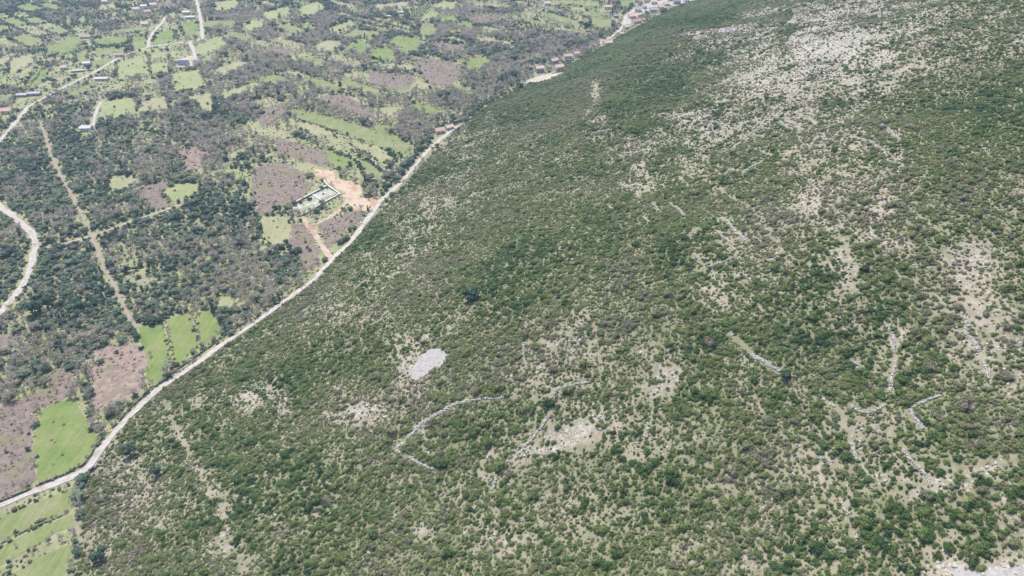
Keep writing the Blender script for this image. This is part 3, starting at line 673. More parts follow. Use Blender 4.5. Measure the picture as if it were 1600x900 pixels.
# the smaller plots of the patchwork: narrow strips side by side, each its own sheet, wherever no larger field lies
A, B = at_many([(455, 170), (632, 238)]); ang = math.atan2(B[1] - A[1], B[0] - A[0]); ca, sa = math.cos(ang), math.sin(ang)
rp = np.random.default_rng(77); v0 = -1900.0
while v0 < 1900:
    dv = rp.uniform(16, 30); u0 = -1500 + rp.uniform(0, 60)
    while u0 < 1500:
        du = rp.uniform(32, 78); m_ = 2.2
        loc = np.array([(u0 + m_, v0 + m_), (u0 + du - m_, v0 + m_), (u0 + du - m_, v0 + dv - m_), (u0 + m_, v0 + dv - m_)])
        Wd = np.stack([loc[:, 0] * ca - loc[:, 1] * sa, loc[:, 0] * sa + loc[:, 1] * ca + 700], 1); c = Wd.mean(0)
        px, py, zc = proj(np.array([[c[0], c[1], 0]])); u0 += du
        if zc[0] < 300 or hill_d(c[0], c[1]) > -14 or not (-250 < px[0] < 1700 and -90 < py[0] < 300): continue
        fa = blobs(FARM, px, py)[0] if -20 < px[0] < 1620 and py[0] > -10 else .5
        if rp.uniform() > fa * .92: continue
        nn_ = 7; t_ = np.linspace(0, 1, nn_, endpoint=False)
        dens = np.concatenate([Wd[i] + (Wd[(i + 1) % 4] - Wd[i]) * t_[:, None] for i in range(4)])
        if any(in_poly(dens[:, 0], dens[:, 1], Q_).any() or in_poly(Q_[:, 0], Q_[:, 1], Wd).any() for Q_, _k in FIELD_POLYS): continue
        if not seg_clear(dens, ROAD_W, 1.5).all() or not house_clear(dens, 1).all(): continue
        kind = rp.choice(['pale', 'dull', 'green', 'dull', 'bright', 'heath'], p=[.24, .22, .22, .12, .10, .10])
        Q = dens + np.stack([(fbm(dens[:, 0], dens[:, 1], 12, 161, 2) - .5) * 2.2, (fbm(dens[:, 0], dens[:, 1], 12, 163, 2) - .5) * 2.2], 1)
        SMALL.append((Q, 0.0 if kind in ('bright', 'green') else .10 if kind == 'pale' else .25))
        o = sheet("field", Q, M['heath'] if kind == 'heath' else FIELD[kind], 0.09, f"small {'brown' if kind == 'heath' else kind} strip plot in the valley patchwork", "field", 12)
        o["group"] = f"small {kind} strip plots"
    v0 += dv
print("small plots", len(SMALL))
for (nm, mt, lb, pts) in PATCHES:
    hillside = nm in ('scree_clearing', 'gravel_ledge', 'quarry_cut')
    Q = poly_world(pts, 1.1 if hillside else 2.0, 1.6)
    dens = 0.0 if nm in ('scree_clearing', 'gravel_ledge', 'yard') else (0.15 if nm == 'quarry_cut' else 0.06 if nm == 'bare_soil' else (0.14 if mt == 'heath_pink' else 0.16))
    FIELD_POLYS.append((Q, dens))
    sheet(nm, Q, M[mt], 0.14 if hillside else 0.13, lb, nm.replace('_', ' '), 3.0 if hillside else 6.0)

# ------------------------------------------------------------------ plants: shapes
ICO = None
def ico(sub):
    import bmesh
    bm = bmesh.new(); bmesh.ops.create_icosphere(bm, subdivisions=sub, radius=1.0)
    V = np.array([v.co[:] for v in bm.verts]); F = np.array([[v.index for v in f.verts] for f in bm.faces]); bm.free()
    return V, F
ICO1, ICO2 = ico(1), ico(2)

def leafy(rng, lobes, nleaf, lsize, rough=0.22, core=0.82, base=ICO1):
    """lobes: (centre, radii). A ragged core of each lobe plus leaf clumps spread over and outside it."""
    Vs, Fs, L = [], [], []; n = 0
    for c, r in lobes:
        V, F = base; c = np.array(c); r = np.array(r)
        k = 1 + rng.normal(0, rough, len(V))
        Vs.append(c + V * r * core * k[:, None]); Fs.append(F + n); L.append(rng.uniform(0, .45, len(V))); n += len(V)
    area = np.array([np.prod(r) ** (2 / 3) for c, r in lobes]); pk = area / area.sum()
    for i in rng.choice(len(lobes), nleaf, p=pk):
        c, r = lobes[i]; c = np.array(c); r = np.array(r)
        d = rng.normal(0, 1, 3); d[2] = abs(d[2]) * 0.9 + d[2] * 0.35; d /= np.linalg.norm(d)
        p = c + d * r * rng.uniform(0.78, 1.18)
        nn = d * .7 + np.array((0, 0, .45)) + rng.normal(0, .45, 3); nn /= np.linalg.norm(nn)
        u = np.cross(nn, rng.normal(0, 1, 3)); u /= np.linalg.norm(u); w = np.cross(nn, u)
        s = lsize * rng.uniform(.6, 1.35); a = rng.uniform(.55, 1)
        q = np.array([p - u * s, p - w * s * a + nn * s * .2, p + u * s, p + w * s * a + nn * s * .2])
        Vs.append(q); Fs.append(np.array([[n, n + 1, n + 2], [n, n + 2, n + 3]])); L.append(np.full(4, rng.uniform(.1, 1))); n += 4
    return np.concatenate(Vs), np.concatenate(Fs), np.concatenate(L)

def shrub_mesh(k, nleaf=230, mat='shrub'):
    rng = np.random.default_rng(100 + k); lobes = []
    for i in range(rng.integers(3, 7)):
        a = rng.uniform(0, 6.28); rr = rng.uniform(.05, .36)
        s = rng.uniform(.17, .31)
        lobes.append(((rr * math.cos(a), rr * math.sin(a), s * rng.uniform(.7, 1.1) + .02), (s, s, s * rng.uniform(.75, 1.05))))
    V, F, L = leafy(rng, lobes, nleaf, .042 if nleaf > 100 else .085, .28, .76)
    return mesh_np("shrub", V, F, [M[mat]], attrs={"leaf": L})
def crown_mesh(k, tall=False):
    rng = np.random.default_rng(200 + k); lobes = []
    for i in range(9 if not tall else 7):
        if tall:
            z = .2 + .75 * i / 6; s = .17 * (1 - .72 * abs(z - .35)) * rng.uniform(.8, 1.1)
            lobes.append(((rng.normal(0, .03), rng.normal(0, .03), z), (s, s, .16)))
        else:
            a = rng.uniform(0, 6.28); rr = rng.uniform(.04, .32); z = rng.uniform(.42, .82); s = rng.uniform(.15, .25)
            lobes.append(((rr * math.cos(a), rr * math.sin(a), z), (s, s, s * .85)))
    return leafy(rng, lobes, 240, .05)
def trunk_mb(rng, top=.6):
    b = MB()
    b.tube([(0, 0, -.05), (rng.normal(0, .01), rng.normal(0, .01), top * .5), (rng.normal(0, .03), rng.normal(0, .03), top)], [.045, .032, .018], 6)
    for i in range(4):
        a = i * 1.6 + rng.uniform(0, .6)
        b.tube([(0, 0, top * .45), (.11 * math.cos(a), .11 * math.sin(a), top * .75), (.24 * math.cos(a), .24 * math.sin(a), top * .98)], [.022, .014, .006], 5)
    return b
def merged_tree(k, tall=False):
    V, F, L = crown_mesh(k, tall); b = trunk_mb(np.random.default_rng(k), .6 if not tall else .8)
    tv, tf = np.array(b.v), b.f; n = len(V)
    faces = [tuple(f) for f in F.tolist()] + [tuple(i + n for i in f) for f in tf]
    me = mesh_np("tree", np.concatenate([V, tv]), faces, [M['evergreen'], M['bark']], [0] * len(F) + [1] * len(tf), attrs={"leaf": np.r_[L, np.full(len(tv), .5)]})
    return me
def bare_mesh(k):
    """leafless tree: trunk, limbs, and fine twig sprays"""
    rng = np.random.default_rng(300 + k); b = MB(); ends = []
    b.tube([(0, 0, -.05), (rng.normal(0, .015), rng.normal(0, .015), .3), (rng.normal(0, .04), rng.normal(0, .04), .62)], [.03, .022, .010], 5)
    for i in range(9):
        z0 = rng.uniform(.18, .5); a = i * 2.4 + rng.uniform(-.4, .4); sp = rng.uniform(.14, .36); z1 = min(1, z0 + rng.uniform(.28, .5))
        mid = np.array((sp * .45 * math.cos(a), sp * .45 * math.sin(a), (z0 + z1) / 2 - .03)); end = np.array((sp * math.cos(a), sp * math.sin(a), z1))
        b.tube([(0, 0, z0), tuple(mid), tuple(end)], [.014, .009, .004], 4, False); ends += [(mid, end)] * 2
        for _ in range(3):
            e2 = mid + (end - mid) * rng.uniform(.2, .9) + rng.normal(0, .10, 3) + np.array((0, 0, .07))
            b.tube([tuple(mid), tuple(e2)], [.008, .003], 3, False); ends.append((mid, e2))
    nb = len(b.v); V = [np.array(b.v)]; faces = list(b.f); n = nb
    for i in range(240):
        m0, e0 = ends[rng.integers(len(ends))]; p = m0 + (e0 - m0) * rng.uniform(.35, 1.05) + rng.normal(0, .02, 3)
        d = (e0 - m0) + rng.normal(0, .12, 3); d /= np.linalg.norm(d); L = rng.uniform(.07, .15)
        u = np.cross(d, rng.normal(0, 1, 3)); u /= np.linalg.norm(u)
        V.append(np.array([p - u * .006, p + u * .006, p + d * L + u * .016, p + d * L * 1.05 - u * .016])); faces.append((n, n + 1, n + 2, n + 3)); n += 4
    V = np.concatenate(V)
    return mesh_np("bare_tree", V, faces, [M['twig']], attrs={"leaf": np.r_[np.full(nb, .35), np.repeat(rng.uniform(.2, 1, (n - nb) // 4), 4)]})
def rock_mesh(k):
    rng = np.random.default_rng(400 + k); V, F = ICO1
    V = V * np.array((.5, .38, .28)) * (1 + rng.normal(0, .16, len(V)))[:, None]
    return mesh_np("rock", V, F, [M['stone']])

SHRUBS = [shrub_mesh(k) for k in range(9)]
TREES = [merged_tree(k) for k in range(6)] + [merged_tree(k, True) for k in range(20, 22)]
BARES = [bare_mesh(k) for k in range(6)]
ROCKS = [rock_mesh(k) for k in range(5)]
def library(name, meshes):
    c = bpy.data.collections.new(name)
    for k, me in enumerate(meshes):
        o = bpy.data.objects.new(f"{name}_{k:02d}", me); c.objects.link(o)
    return c
LIB = {'shrub': library("shrub_kinds", SHRUBS), 'tree': library("tree_kinds", TREES), 'bare': library("bare_tree_kinds", BARES), 'rock': library("rock_kinds", ROCKS)}

def scatter(name, coll, P, rot, scl, var, tint, label, cat):
    """one object for a mass of plants nobody could count"""
    me = bpy.data.meshes.new(name); me.vertices.add(len(P)); me.vertices.foreach_set("co", np.asarray(P, np.float32).ravel())
    for nm, ty, dat in (("rot", 'FLOAT_VECTOR', rot), ("scl", 'FLOAT_VECTOR', scl)):
        a = me.attributes.new(nm, ty, 'POINT'); a.data.foreach_set("vector", np.asarray(dat, np.float32).ravel())
    a = me.attributes.new("var", 'INT', 'POINT'); a.data.foreach_set("value", np.asarray(var, np.int32))
    a = me.attributes.new("tint", 'FLOAT', 'POINT'); a.data.foreach_set("value", np.asarray(tint, np.float32))
    o = link(name, me)
    ng = bpy.data.node_groups.new(name, 'GeometryNodeTree')
    ng.interface.new_socket("Geometry", in_out='INPUT', socket_type='NodeSocketGeometry')
    ng.interface.new_socket("Geometry", in_out='OUTPUT', socket_type='NodeSocketGeometry')
    gi = ng.nodes.new("NodeGroupInput"); go = ng.nodes.new("NodeGroupOutput")
    ci = ng.nodes.new("GeometryNodeCollectionInfo"); ci.inputs[0].default_value = coll
    ci.inputs["Separate Children"].default_value = True; ci.inputs["Reset Children"].default_value = True
    ip = ng.nodes.new("GeometryNodeInstanceOnPoints"); ip.inputs["Pick Instance"].default_value = True
    def named(nm, ty):
        n = ng.nodes.new("GeometryNodeInputNamedAttribute"); n.data_type = ty; n.inputs[0].default_value = nm
        return next(s for s in n.outputs if s.enabled and s.name == "Attribute")
    ng.links.new(gi.outputs[0], ip.inputs["Points"]); ng.links.new(ci.outputs[0], ip.inputs["Instance"])
    ng.links.new(named("var", 'INT'), ip.inputs["Instance Index"])
    er = ng.nodes.new("FunctionNodeEulerToRotation"); ng.links.new(named("rot", 'FLOAT_VECTOR'), er.inputs[0])
    ng.links.new(er.outputs[0], ip.inputs["Rotation"]); ng.links.new(named("scl", 'FLOAT_VECTOR'), ip.inputs["Scale"])
    ng.links.new(ip.outputs[0], go.inputs[0])
    md = o.modifiers.new("growth", 'NODES'); md.node_group = ng
    return props(o, label, cat, kind="stuff")

# ------------------------------------------------------------------ walls (photo pixels)
WALLS = [
 ([(917, 600), (895, 602), (870, 607), (860, 624)], 1.5, "pale stone wall curling over the top of the beige slope in mid foreground"),
 ([(866, 632), (855, 655), (842, 672), (822, 697), (797, 722)], 1.5, "pale stone wall running down left of the beige slope in mid foreground"),
 ([(810, 620), (777, 624), (734, 626)], 1.3, "pale level stone wall below the grey stony clearing"),
 ([(731, 626), (710, 632), (685, 647), (662, 660), (645, 675), (630, 692), (620, 701)], 2.3, "long grey rubble wall curving down left below the stony clearing"),
 ([(657, 674), (667, 684), (681, 686)], 1.3, "short hooked stone wall branching inside the rubble wall curve"),
 ([(656, 697), (668, 705), (671, 712)], 1.2, "short stone wall around the shrub clump under the rubble wall"),
 ([(621, 704), (632, 712), (650, 722), (679, 735)], 1.3, "stone wall running right from the rubble wall's lower end"),
 ([(770, 707), (760, 718)], 1.6, "very short stone wall piece alone between the two wall systems"),
 ([(745, 737), (758, 747)], 1.3, "left short stone wall of the small V below the beige slope"),
 ([(777, 744), (767, 767)], 1.4, "right short stone wall of the small V below the beige slope"),
 ([(817, 537), (822, 578)], 1.0, "thin upright stone wall right of the stony clearing"),
 ([(1021, 317), (1028, 330)], 1.6, "tiny pale wall, upper left of the mid slope cluster"),
 ([(1045, 316), (1058, 325), (1069, 337)], 1.5, "pale slanted wall in the middle of the mid slope cluster"),
 ([(1005, 339), (1014, 348)], 1.4, "smallest pale wall at the left end of the mid slope cluster"),
 ([(1128, 340), (1150, 362), (1166, 376)], 1.6, "longest pale slanted wall of the mid slope cluster"),
 ([(1089, 357), (1075, 368)], 1.8, "pale wall stub tilted the other way in the mid slope cluster"),
 ([(1120, 362), (1146, 385)], 1.2, "thin wall parallel below the longest slanted wall"),
 ([(1084, 397), (1096, 411)], 1.4, "short slanted wall under the mid slope cluster"),
 ([(1142, 404), (1125, 411), (1105, 419)], 1.5, "pale wall leaning left at the bottom of the mid slope cluster"),
 ([(1143, 524), (1161, 539), (1184, 561), (1217, 581)], 1.7, "long pale wall descending right to a dark round tree"),
 ([(1383, 501), (1394, 524), (1398, 565), (1392, 592), (1392, 614)], 1.2, "upright broken wall line on the right slope"),
 ([(1500, 513), (1522, 535), (1533, 558), (1548, 592)], 1.5, "pale terrace wall, longest of the right edge terraces"),
 ([(1575, 520), (1598, 540)], 1.5, "pale terrace wall touching the right edge"),
 ([(1502, 489), (1515, 510)], 1.4, "short upper terrace wall near the right edge"),
 ([(1555, 535), (1563, 565)], 1.3, "short steep terrace wall between two longer ones at the right"),
 ([(1329, 563), (1345, 572)], 1.5, "isolated short pale wall left of the upright wall line"),
 ([(1240, 176), (1259, 182), (1276, 196)], 1.8, "top terrace wall of three arcs high on the slope"),
 ([(1225, 184), (1240, 192), (1251, 206)], 2.0, "middle terrace wall of three arcs high on the slope"),
 ([(1218, 190), (1236, 204)], 1.6, "lowest terrace wall of three arcs high on the slope"),
 ([(1225, 169), (1210, 184), (1188, 199), (1158, 221), (1143, 233)], 1.5, "long straight wall dropping left from the three terrace arcs"),
 ([(1379, 195), (1405, 221)], 1.6, "slanted wall beside dense green trees at upper right"),
 ([(1180, 233), (1206, 244)], 1.6, "short level wall below the long straight wall"),
 ([(1191, 252), (1165, 267), (1139, 266)], 1.8, "bent pale wall below the long straight wall"),
 ([(1319, 210), (1360, 221), (1379, 234)], 1.5, "shallow slanted wall on the open upper slope"),
 ([(1285, 624), (1313, 641), (1319, 660), (1330, 678), (1332, 701), (1336, 718)], 1.3, "long winding pale wall in the right foreground"),
 ([(1332, 633), (1345, 643), (1360, 643), (1379, 633)], 1.4, "cup shaped white wall right of the winding wall"),
 ([(1469, 620), (1435, 630), (1420, 641), (1428, 656), (1439, 671)], 1.3, "hooked pale wall around dense shrubs at right"),
 ([(1390, 669), (1398, 681)], 1.2, "tiny pale wall between hooked wall and winding wall"),
 ([(1245, 697), (1259, 706), (1289, 718), (1315, 733)], 1.1, "pale straight wall meeting the winding wall's lower end"),
 ([(1405, 693), (1428, 723), (1458, 758)], 0.9, "thin broken wall running down to the pale track end"),
 ([(1318, 786), (1326, 812), (1334, 842)], 0.8, "thin faint wall in the near right scrub"),
 ([(-40, 801), (0, 784), (60, 758), (105, 739), (130, 726), (143, 711), (150, 698), (158, 685)], 0.9, "curving roadside wall around the bright green field in the road bend"),
 ([(176, 668), (205, 637), (235, 609), (262, 590)], 0.9, "roadside wall below the pink bracken patch"),
 ([(268, 584), (300, 563), (340, 533), (385, 503)], 0.8, "roadside wall below the three bright fields"),
 ([(-30, 866), (0, 851), (50, 824), (110, 800)], 1.0, "low wall between the two upper strips at lower left"),
 ([(258, 503), (264, 530), (268, 572)], 0.9, "low wall between left and middle of the three bright fields"),
 ([(299, 487), (307, 512), (315, 540)], 0.9, "low wall between middle and right of the three bright fields"),
 ([(447, 176), (420, 194), (412, 200)], 0.9, "dark dry wall at the end of the slanting green strip"),
 ([(452, 183), (500, 196), (540, 212), (580, 228)], 0.9, "dry wall along the lower side of the slanting green strip"),
 ([(510, 62), (540, 53), (553, 46)], 0.9, "low dry wall under the pale tilted field"),
 ([(565, 85), (586, 72), (617, 74), (628, 74)], 0.9, "low dry wall between the three joined bright fields"),
 ([(38, 146), (60, 116), (76, 86)], 1.0, "dark wall along the bright sloping field at far left"),
 ([(325, 136), (312, 112)], 0.9, "short wall on the right side of the speckled field"),
 ([(234, 118), (231, 84)], 0.9, "low wall on the right side of the pale square field"),
]
WALL_W = [(at_many(p), w) for p, w, _ in WALLS]
# ------------------------------------------------------------------ houses (photo pixels: x, y, length, depth, wall height, turn, roof, wall, label)
# lone trees, each named for itself: x, y, height, spread, tint, label
LONE = [
 (52, 490, 12, 16, .03, "large dark evergreen tree with black shadow in the left woodland"),
 (76, 480, 10, 10, .0, "smaller dark evergreen touching the large dark tree's right side"),
 (733, 468, 9, 11.5, .0, "lone round dark tree standing out in the middle of the hillside"),
 (203, 712, 8, 9, .1, "olive green tree casting a dark shadow by the road bend"),
 (246, 741, 7, 7.5, .08, "green tree with dark shadow right of the road bend tree"),
 (158, 874, 8, 9, .06, "green tree with blue dark shadow near the bottom left corner"),
 (1227, 592, 5, 6, .02, "small dark round tree at the lower end of a long wall"),
 (18, 402, 10, 12, .02, "dark evergreen tree inside the loop of the left road"),
 (140, 109, 8, 9, .15, "dark bush like tree in front of the white farmhouse"),
 (436, 150, 8, 5, .0, "small dark pointed tree in the pasture above the slanting strip"),
 (585, 96, 9, 7, .0, "dark tree at the lower edge of the middle joined field"),
 (532, 138, 10, 7, .0, "dark tree standing alone in purple scrub"),
 (917, 48, 14, 16, .05, "dark bushy tree at the end of the terraced strips"),
 (803, 98, 11, 13, .02, "dark tree beside grey bare trees above the hamlet yard"),
 (444, 393, 6, 4, .0, "small dark tree at the edge of the purple bracken strip"),
]
LONE_PTS = at_many([(l[0], l[1]) for l in LONE])

# ------------------------------------------------------------------ where every plant stands
def jitter_grid(x0, x1, y0, y1, s, seed):
    r = np.random.default_rng(seed)
    gx, gy = np.meshgrid(np.arange(x0, x1, s), np.arange(y0, y1, s)); gx = gx.ravel(); gy = gy.ravel()
    return np.stack([gx + r.uniform(-.48, .48, len(gx)) * s, gy + r.uniform(-.48, .48, len(gx)) * s], 1)
def view_mask(P, mx, my):
    px, py, z = proj(P)
    return (z > 20) & (px > -mx) & (px < 1600 + mx) & (py > -my) & (py < 900 + my)
def poly_density(P2):
    d = np.ones(len(P2))
    for Q, k in FIELD_POLYS + SMALL:
        lo = Q.min(0) - 1; hi = Q.max(0) + 1
        idx = np.nonzero((P2[:, 0] > lo[0]) & (P2[:, 0] < hi[0]) & (P2[:, 1] > lo[1]) & (P2[:, 1] < hi[1]))[0]
        if len(idx):
            ins = in_poly(P2[idx, 0], P2[idx, 1], Q); d[idx[ins]] = np.minimum(d[idx[ins]], k)
    return d
# --- hillside shrubs
S2 = jitter_grid(-420, 900, 60, 1750, 1.72, 11)
S2 = S2[hill_d(S2[:, 0], S2[:, 1]) > 3.5]
SP = np.column_stack([S2, tz(S2[:, 0], S2[:, 1])]); k = view_mask(SP, 260, 160); SP = SP[k]
rs = np.random.default_rng(12); n = len(SP)
b = bareness(SP)
n1 = fbm(SP[:, 0], SP[:, 1], 9, 51, 3); n2 = fbm(SP[:, 0], SP[:, 1], 60, 53, 3)
keep_p = 0.86 - 1.0 * np.clip(b, -0.2, 1.0) - 1.5 * (0.47 - n1) * (0.6 + np.clip(b, 0, 1)) - 0.9 * (0.45 - n2)
ok = rs.uniform(0, 1, n) < np.clip(keep_p, 0.16, 0.97)
SP, b, n1, n2 = SP[ok], b[ok], n1[ok], n2[ok]; n = len(SP)
wid = np.clip(rs.lognormal(math.log(2.05), .44, n) * (.72 + .62 * fbm(SP[:, 0], SP[:, 1], 14, 59, 2)), 0.8, 6.2) * (1 - 0.30 * np.clip(b, 0, 1))
ok = seg_clear(SP[:, :2], ROAD_W, wid * .30) & seg_clear(SP[:, :2], WALL_W, wid * .22) & (poly_density(SP[:, :2]) > rs.uniform(0, 1, n)) & house_clear(SP[:, :2], 2)
# shrubs stay off the two stony clearings by their own spread
for l in LONE_PTS: ok &= np.hypot(SP[:, 0] - l[0], SP[:, 1] - l[1]) > 3.5
SP, b, n2, wid = SP[ok], b[ok], n2[ok], wid[ok]; n = len(SP)
tone = fbm(SP[:, 0], SP[:, 1], 45, 57, 3)
px_, py_, zd_ = proj(SP)
dark = blobs([(1470, 190, 110, 60, 0, 1), (880, 150, 60, 22, -20, 1), (850, 420, 150, 90, -20, .6), (720, 552, 35, 16, 0, 1), (1500, 715, 90, 30, 0, .8), (1080, 30, 60, 14, 0, 1), (1010, 130, 80, 50, 0, .6)], px_, py_)
olive = blobs([(230, 780, 110, 90, 0, .7), (600, 420, 180, 60, -35, .7), (920, 180, 110, 60, 0, .6), (1290, 380, 140, 90, 0, .5), (1100, 800, 250, 60, 0, .35)], px_, py_)
tint = np.clip(0.46 + (tone - .5) * 1.3 + rs.normal(0, .22, n) + .5 * (rs.uniform(0, 1, n) < .035) - .25 * dark + .22 * olive + .12 * np.clip(b, 0, 1), 0, 1)
hgt = wid * rs.uniform(.55, .95, n)
S_rot = np.column_stack([rs.normal(0, .08, n), rs.normal(0, .08, n), rs.uniform(0, 6.28, n)])
S_scl = np.column_stack([wid, wid * rs.uniform(.85, 1.15, n), hgt * 1.25])
S_var = rs.integers(0, len(SHRUBS), n)
SP[:, 2] -= 0.10 * wid
vis = (px_ > 2) & (px_ < 1598) & (py_ > 2) & (py_ < 898)
size = np.where(vis, wid * hgt / zd_ ** 2, 0)
big = np.argsort(-size)[:300]; bigm = np.zeros(n, bool); bigm[big] = True
scatter("scrub", LIB['shrub'], SP[~bigm], S_rot[~bigm], S_scl[~bigm], S_var[~bigm], tint[~bigm], "dense green scrub covering the whole hillside", "scrub")
print("shrubs", n)
for i in big:
    o = link("shrub", SHRUBS[S_var[i]], None, SP[i], 0); o.rotation_euler = S_rot[i]; o.scale = S_scl[i]; o["tint"] = float(tint[i])
    t = tint[i]
    tone_w = "dark green" if t < .22 else ("mid green" if t < .48 else ("olive green" if t < .72 else "greyish olive"))
    if py_[i] > 840: where = "just above the lower edge of the view"
    elif px_[i] > 1400: where = "near the pale track end at lower right"
    else: where = "in the near hillside scrub"
    props(o, f"broad {tone_w} shrub {where}", "shrub", f"{tone_w} shrubs {where}")
# --- loose stones on the bare ground
R2 = jitter_grid(-420, 900, 90, 1600, 2.4, 21); R2 = R2[hill_d(R2[:, 0], R2[:, 1]) > 4]
RP = np.column_stack([R2, tz(R2[:, 0], R2[:, 1])]); RP = RP[view_mask(RP, 150, 100)]
rr = np.random.default_rng(22); rb = bareness(RP, 0.2); nz = fbm(RP[:, 0], RP[:, 1], 12, 91, 3)
RP = RP[(rr.uniform(0, 1, len(RP)) < np.clip(rb * 0.8 + (nz - .5) * 1.2 - 0.10, 0, .8)) & seg_clear(RP[:, :2], ROAD_W, .3)]; n = len(RP)
scr = np.zeros(len(R2), bool)
for (nm, mt, lb, pts), (Q, kf) in zip(PATCHES, FIELD_POLYS[len(FIELD_POLYS) - len(PATCHES):]):
    if nm in ('scree_clearing', 'gravel_ledge'): scr |= in_poly(R2[:, 0], R2[:, 1], Q)
SC = np.concatenate([R2[scr] + rr.uniform(-1.2, 1.2, (scr.sum(), 2)) for _ in range(2)])
RP = np.concatenate([RP, np.column_stack([SC, tz(SC[:, 0], SC[:, 1])])]); n = len(RP)
rw = np.clip(rr.lognormal(math.log(.85), .4, n), .4, 2.4)
scatter("rubble", LIB['rock'], RP, np.column_stack([rr.normal(0, .2, n), rr.normal(0, .2, n), rr.uniform(0, 6.28, n)]), np.column_stack([rw * 1.3, rw * 1.1, rw]), rr.integers(0, 5, n), rr.uniform(0, 1, n),
        "pale limestone rubble strewn over the bare parts of the hillside", "rubble")
print("rocks", n)

# --- valley trees
T2 = jitter_grid(-1050, 420, 110, 1900, 3.7, 31); hd = hill_d(T2[:, 0], T2[:, 1]); T2 = T2[hd < 2]
TP = np.column_stack([T2, tz(T2[:, 0], T2[:, 1])]); TP = TP[view_mask(TP, 260, 130)]
rt = np.random.default_rng(32); n = len(TP); px_, py_, zd_ = proj(TP)
# woodland cover by area: thick evergreen, thick leafless, thin
EVER = [(100, 300, 130, 110, 0, 1), (60, 460, 90, 120, 0, 1), (150, 470, 80, 60, 0, 1), (330, 350, 120, 60, -20, 1), (280, 430, 120, 50, -20, .9), (30, 30, 110, 40, 0, 1), (20, 240, 40, 50, 0, .8), (300, 210, 90, 40, -15, .7), (770, 150, 60, 25, -30, .8), (880, 75, 60, 20, 0, .5),
        (620, 30, 50, 16, 0, .8), (500, 30, 40, 14, 0, .6), (690, 185, 30, 20, 0, .6), (600, 300, 40, 25, -40, .5), (560, 360, 30, 30, -45, .6), (420, 400, 40, 60, 0, .5), (130, 170, 50, 20, 0, .5), (800, 40, 80, 18, 0, .6), (330, 580, 60, 30, -35, .3)]
LEAFLESS = [(400, 190, 100, 40, -10, .9), (640, 160, 110, 50, 10, 1), (760, 130, 60, 30, 0, .9), (430, 60, 80, 50, 0, .9), (350, 100, 60, 40, 0, .8), (210, 600, 60, 60, 0, .9), (60, 620, 70, 60, 0, .8), (130, 620, 40, 60, 0, .8), (400, 440, 60, 60, 0, .7), (360, 280, 50, 40, 0, .7), (220, 260, 70, 40, 0, .6), (740, 30, 80, 25, 0, .9), (560, 130, 70, 30, 0, .7),
            (480, 110, 70, 30, 0, .9), (140, 800, 20, 120, 0, 1), (860, 60, 60, 16, 0, .6), (500, 260, 60, 30, 30, .5)]
THIN = [(120, 100, 130, 60, 0, .75), (250, 70, 100, 40, 0, .7), (900, 25, 70, 28, 0, .8), (570, 70, 110, 26, 0, .35), (500, 230, 130, 45, 15, .55), (560, 200, 90, 30, 20, .35), (430, 290, 60, 50, 0, .6), (430, 360, 50, 40, 0, .5), (500, 330, 80, 45, -20, .75), (690, 115, 50, 25, 0, .5), (60, 700, 100, 60, 0, .7), (190, 600, 45, 50, 0, .45), (280, 540, 80, 60, 0, .6), (50, 850, 90, 60, 0, .8), (470, 430, 30, 40, 0, .3), (650, 20, 40, 20, 0, .4), (340, 130, 60, 25, 0, .3), (490, 30, 80, 25, 0, .35)]
jx = (fbm(TP[:, 0], TP[:, 1], 40, 81, 3) - .5) * 70; jy = (fbm(TP[:, 0], TP[:, 1], 40, 83, 3) - .5) * 36
ev, lf, th = blobs(EVER, px_ + jx, py_ + jy), blobs(LEAFLESS, px_ + jx, py_ + jy), blobs(THIN, px_ + jx * .5, py_ + jy * .5)
clump = fbm(TP[:, 0], TP[:, 1], 34, 85, 3)
inf = (px_ > -40) & (px_ < 1640) & (py_ > -30) & (py_ < 930)
cover = np.where(inf, 0.60 - 0.70 * th + 0.60 * ev + 0.22 * lf, 0.7) + (clump - .5) * 1.7
pd = poly_density(TP[:, :2])
cover = np.where(pd < 1, np.minimum(cover, pd + (clump - .55) * pd * 2), cover)
HEDGES = [([(165, 655), (215, 612), (258, 582)], 8, .25), ([(275, 562), (320, 545), (360, 515), (395, 490)], 8, .5), ([(400, 480), (450, 450), (500, 410)], 11, .2), ([(530, 385), (560, 350), (585, 322)], 5, .8),
          ([(605, 290), (630, 265), (660, 235), (690, 205)], 9, .85), ([(690, 205), (740, 172), (790, 148), (815, 135)], 15, .8), ([(218, 502), (255, 488), (295, 470), (332, 468)], 8, .5), ([(130, 755), (128, 800), (122, 850), (116, 910)], 9, .3),
          ([(135, 575), (142, 620), (150, 668)], 8, .25), ([(224, 555), (228, 600)], 6, .2), ([(555, 235), (590, 265), (612, 288)], 6, .7), ([(500, 245), (545, 275), (578, 305)], 5, .6), ([(520, 170), (580, 196), (640, 220)], 5, .5), ([(150, 560), (170, 530), (210, 512)], 8, .6),
          ([(330, 60), (330, 30), (325, 5)], 5, .6), ([(315, 120), (380, 110), (440, 85)], 9, .3), ([(370, 130), (440, 140), (500, 120)], 7, .3), ([(400, 95), (450, 70), (520, 55)], 8, .4), ([(540, 105), (600, 112), (660, 110)], 7, .5), ([(700, 150), (760, 130), (800, 110)], 12, .3), ([(740, 120), (800, 80), (850, 60), (920, 55)], 11, .4)]
forced = np.zeros(n); ftype = np.zeros(n)
for pts, w, pe in HEDGES:
    dd = line_dist(TP[:, :2], at_many(pts)[:, :2]); m_ = dd < w * .5 * (0.6 + .9 * clump); forced[m_] = .9; ftype[m_] = pe
cover = np.where((forced > 0) & (pd >= .9), np.maximum(cover, forced), cover)
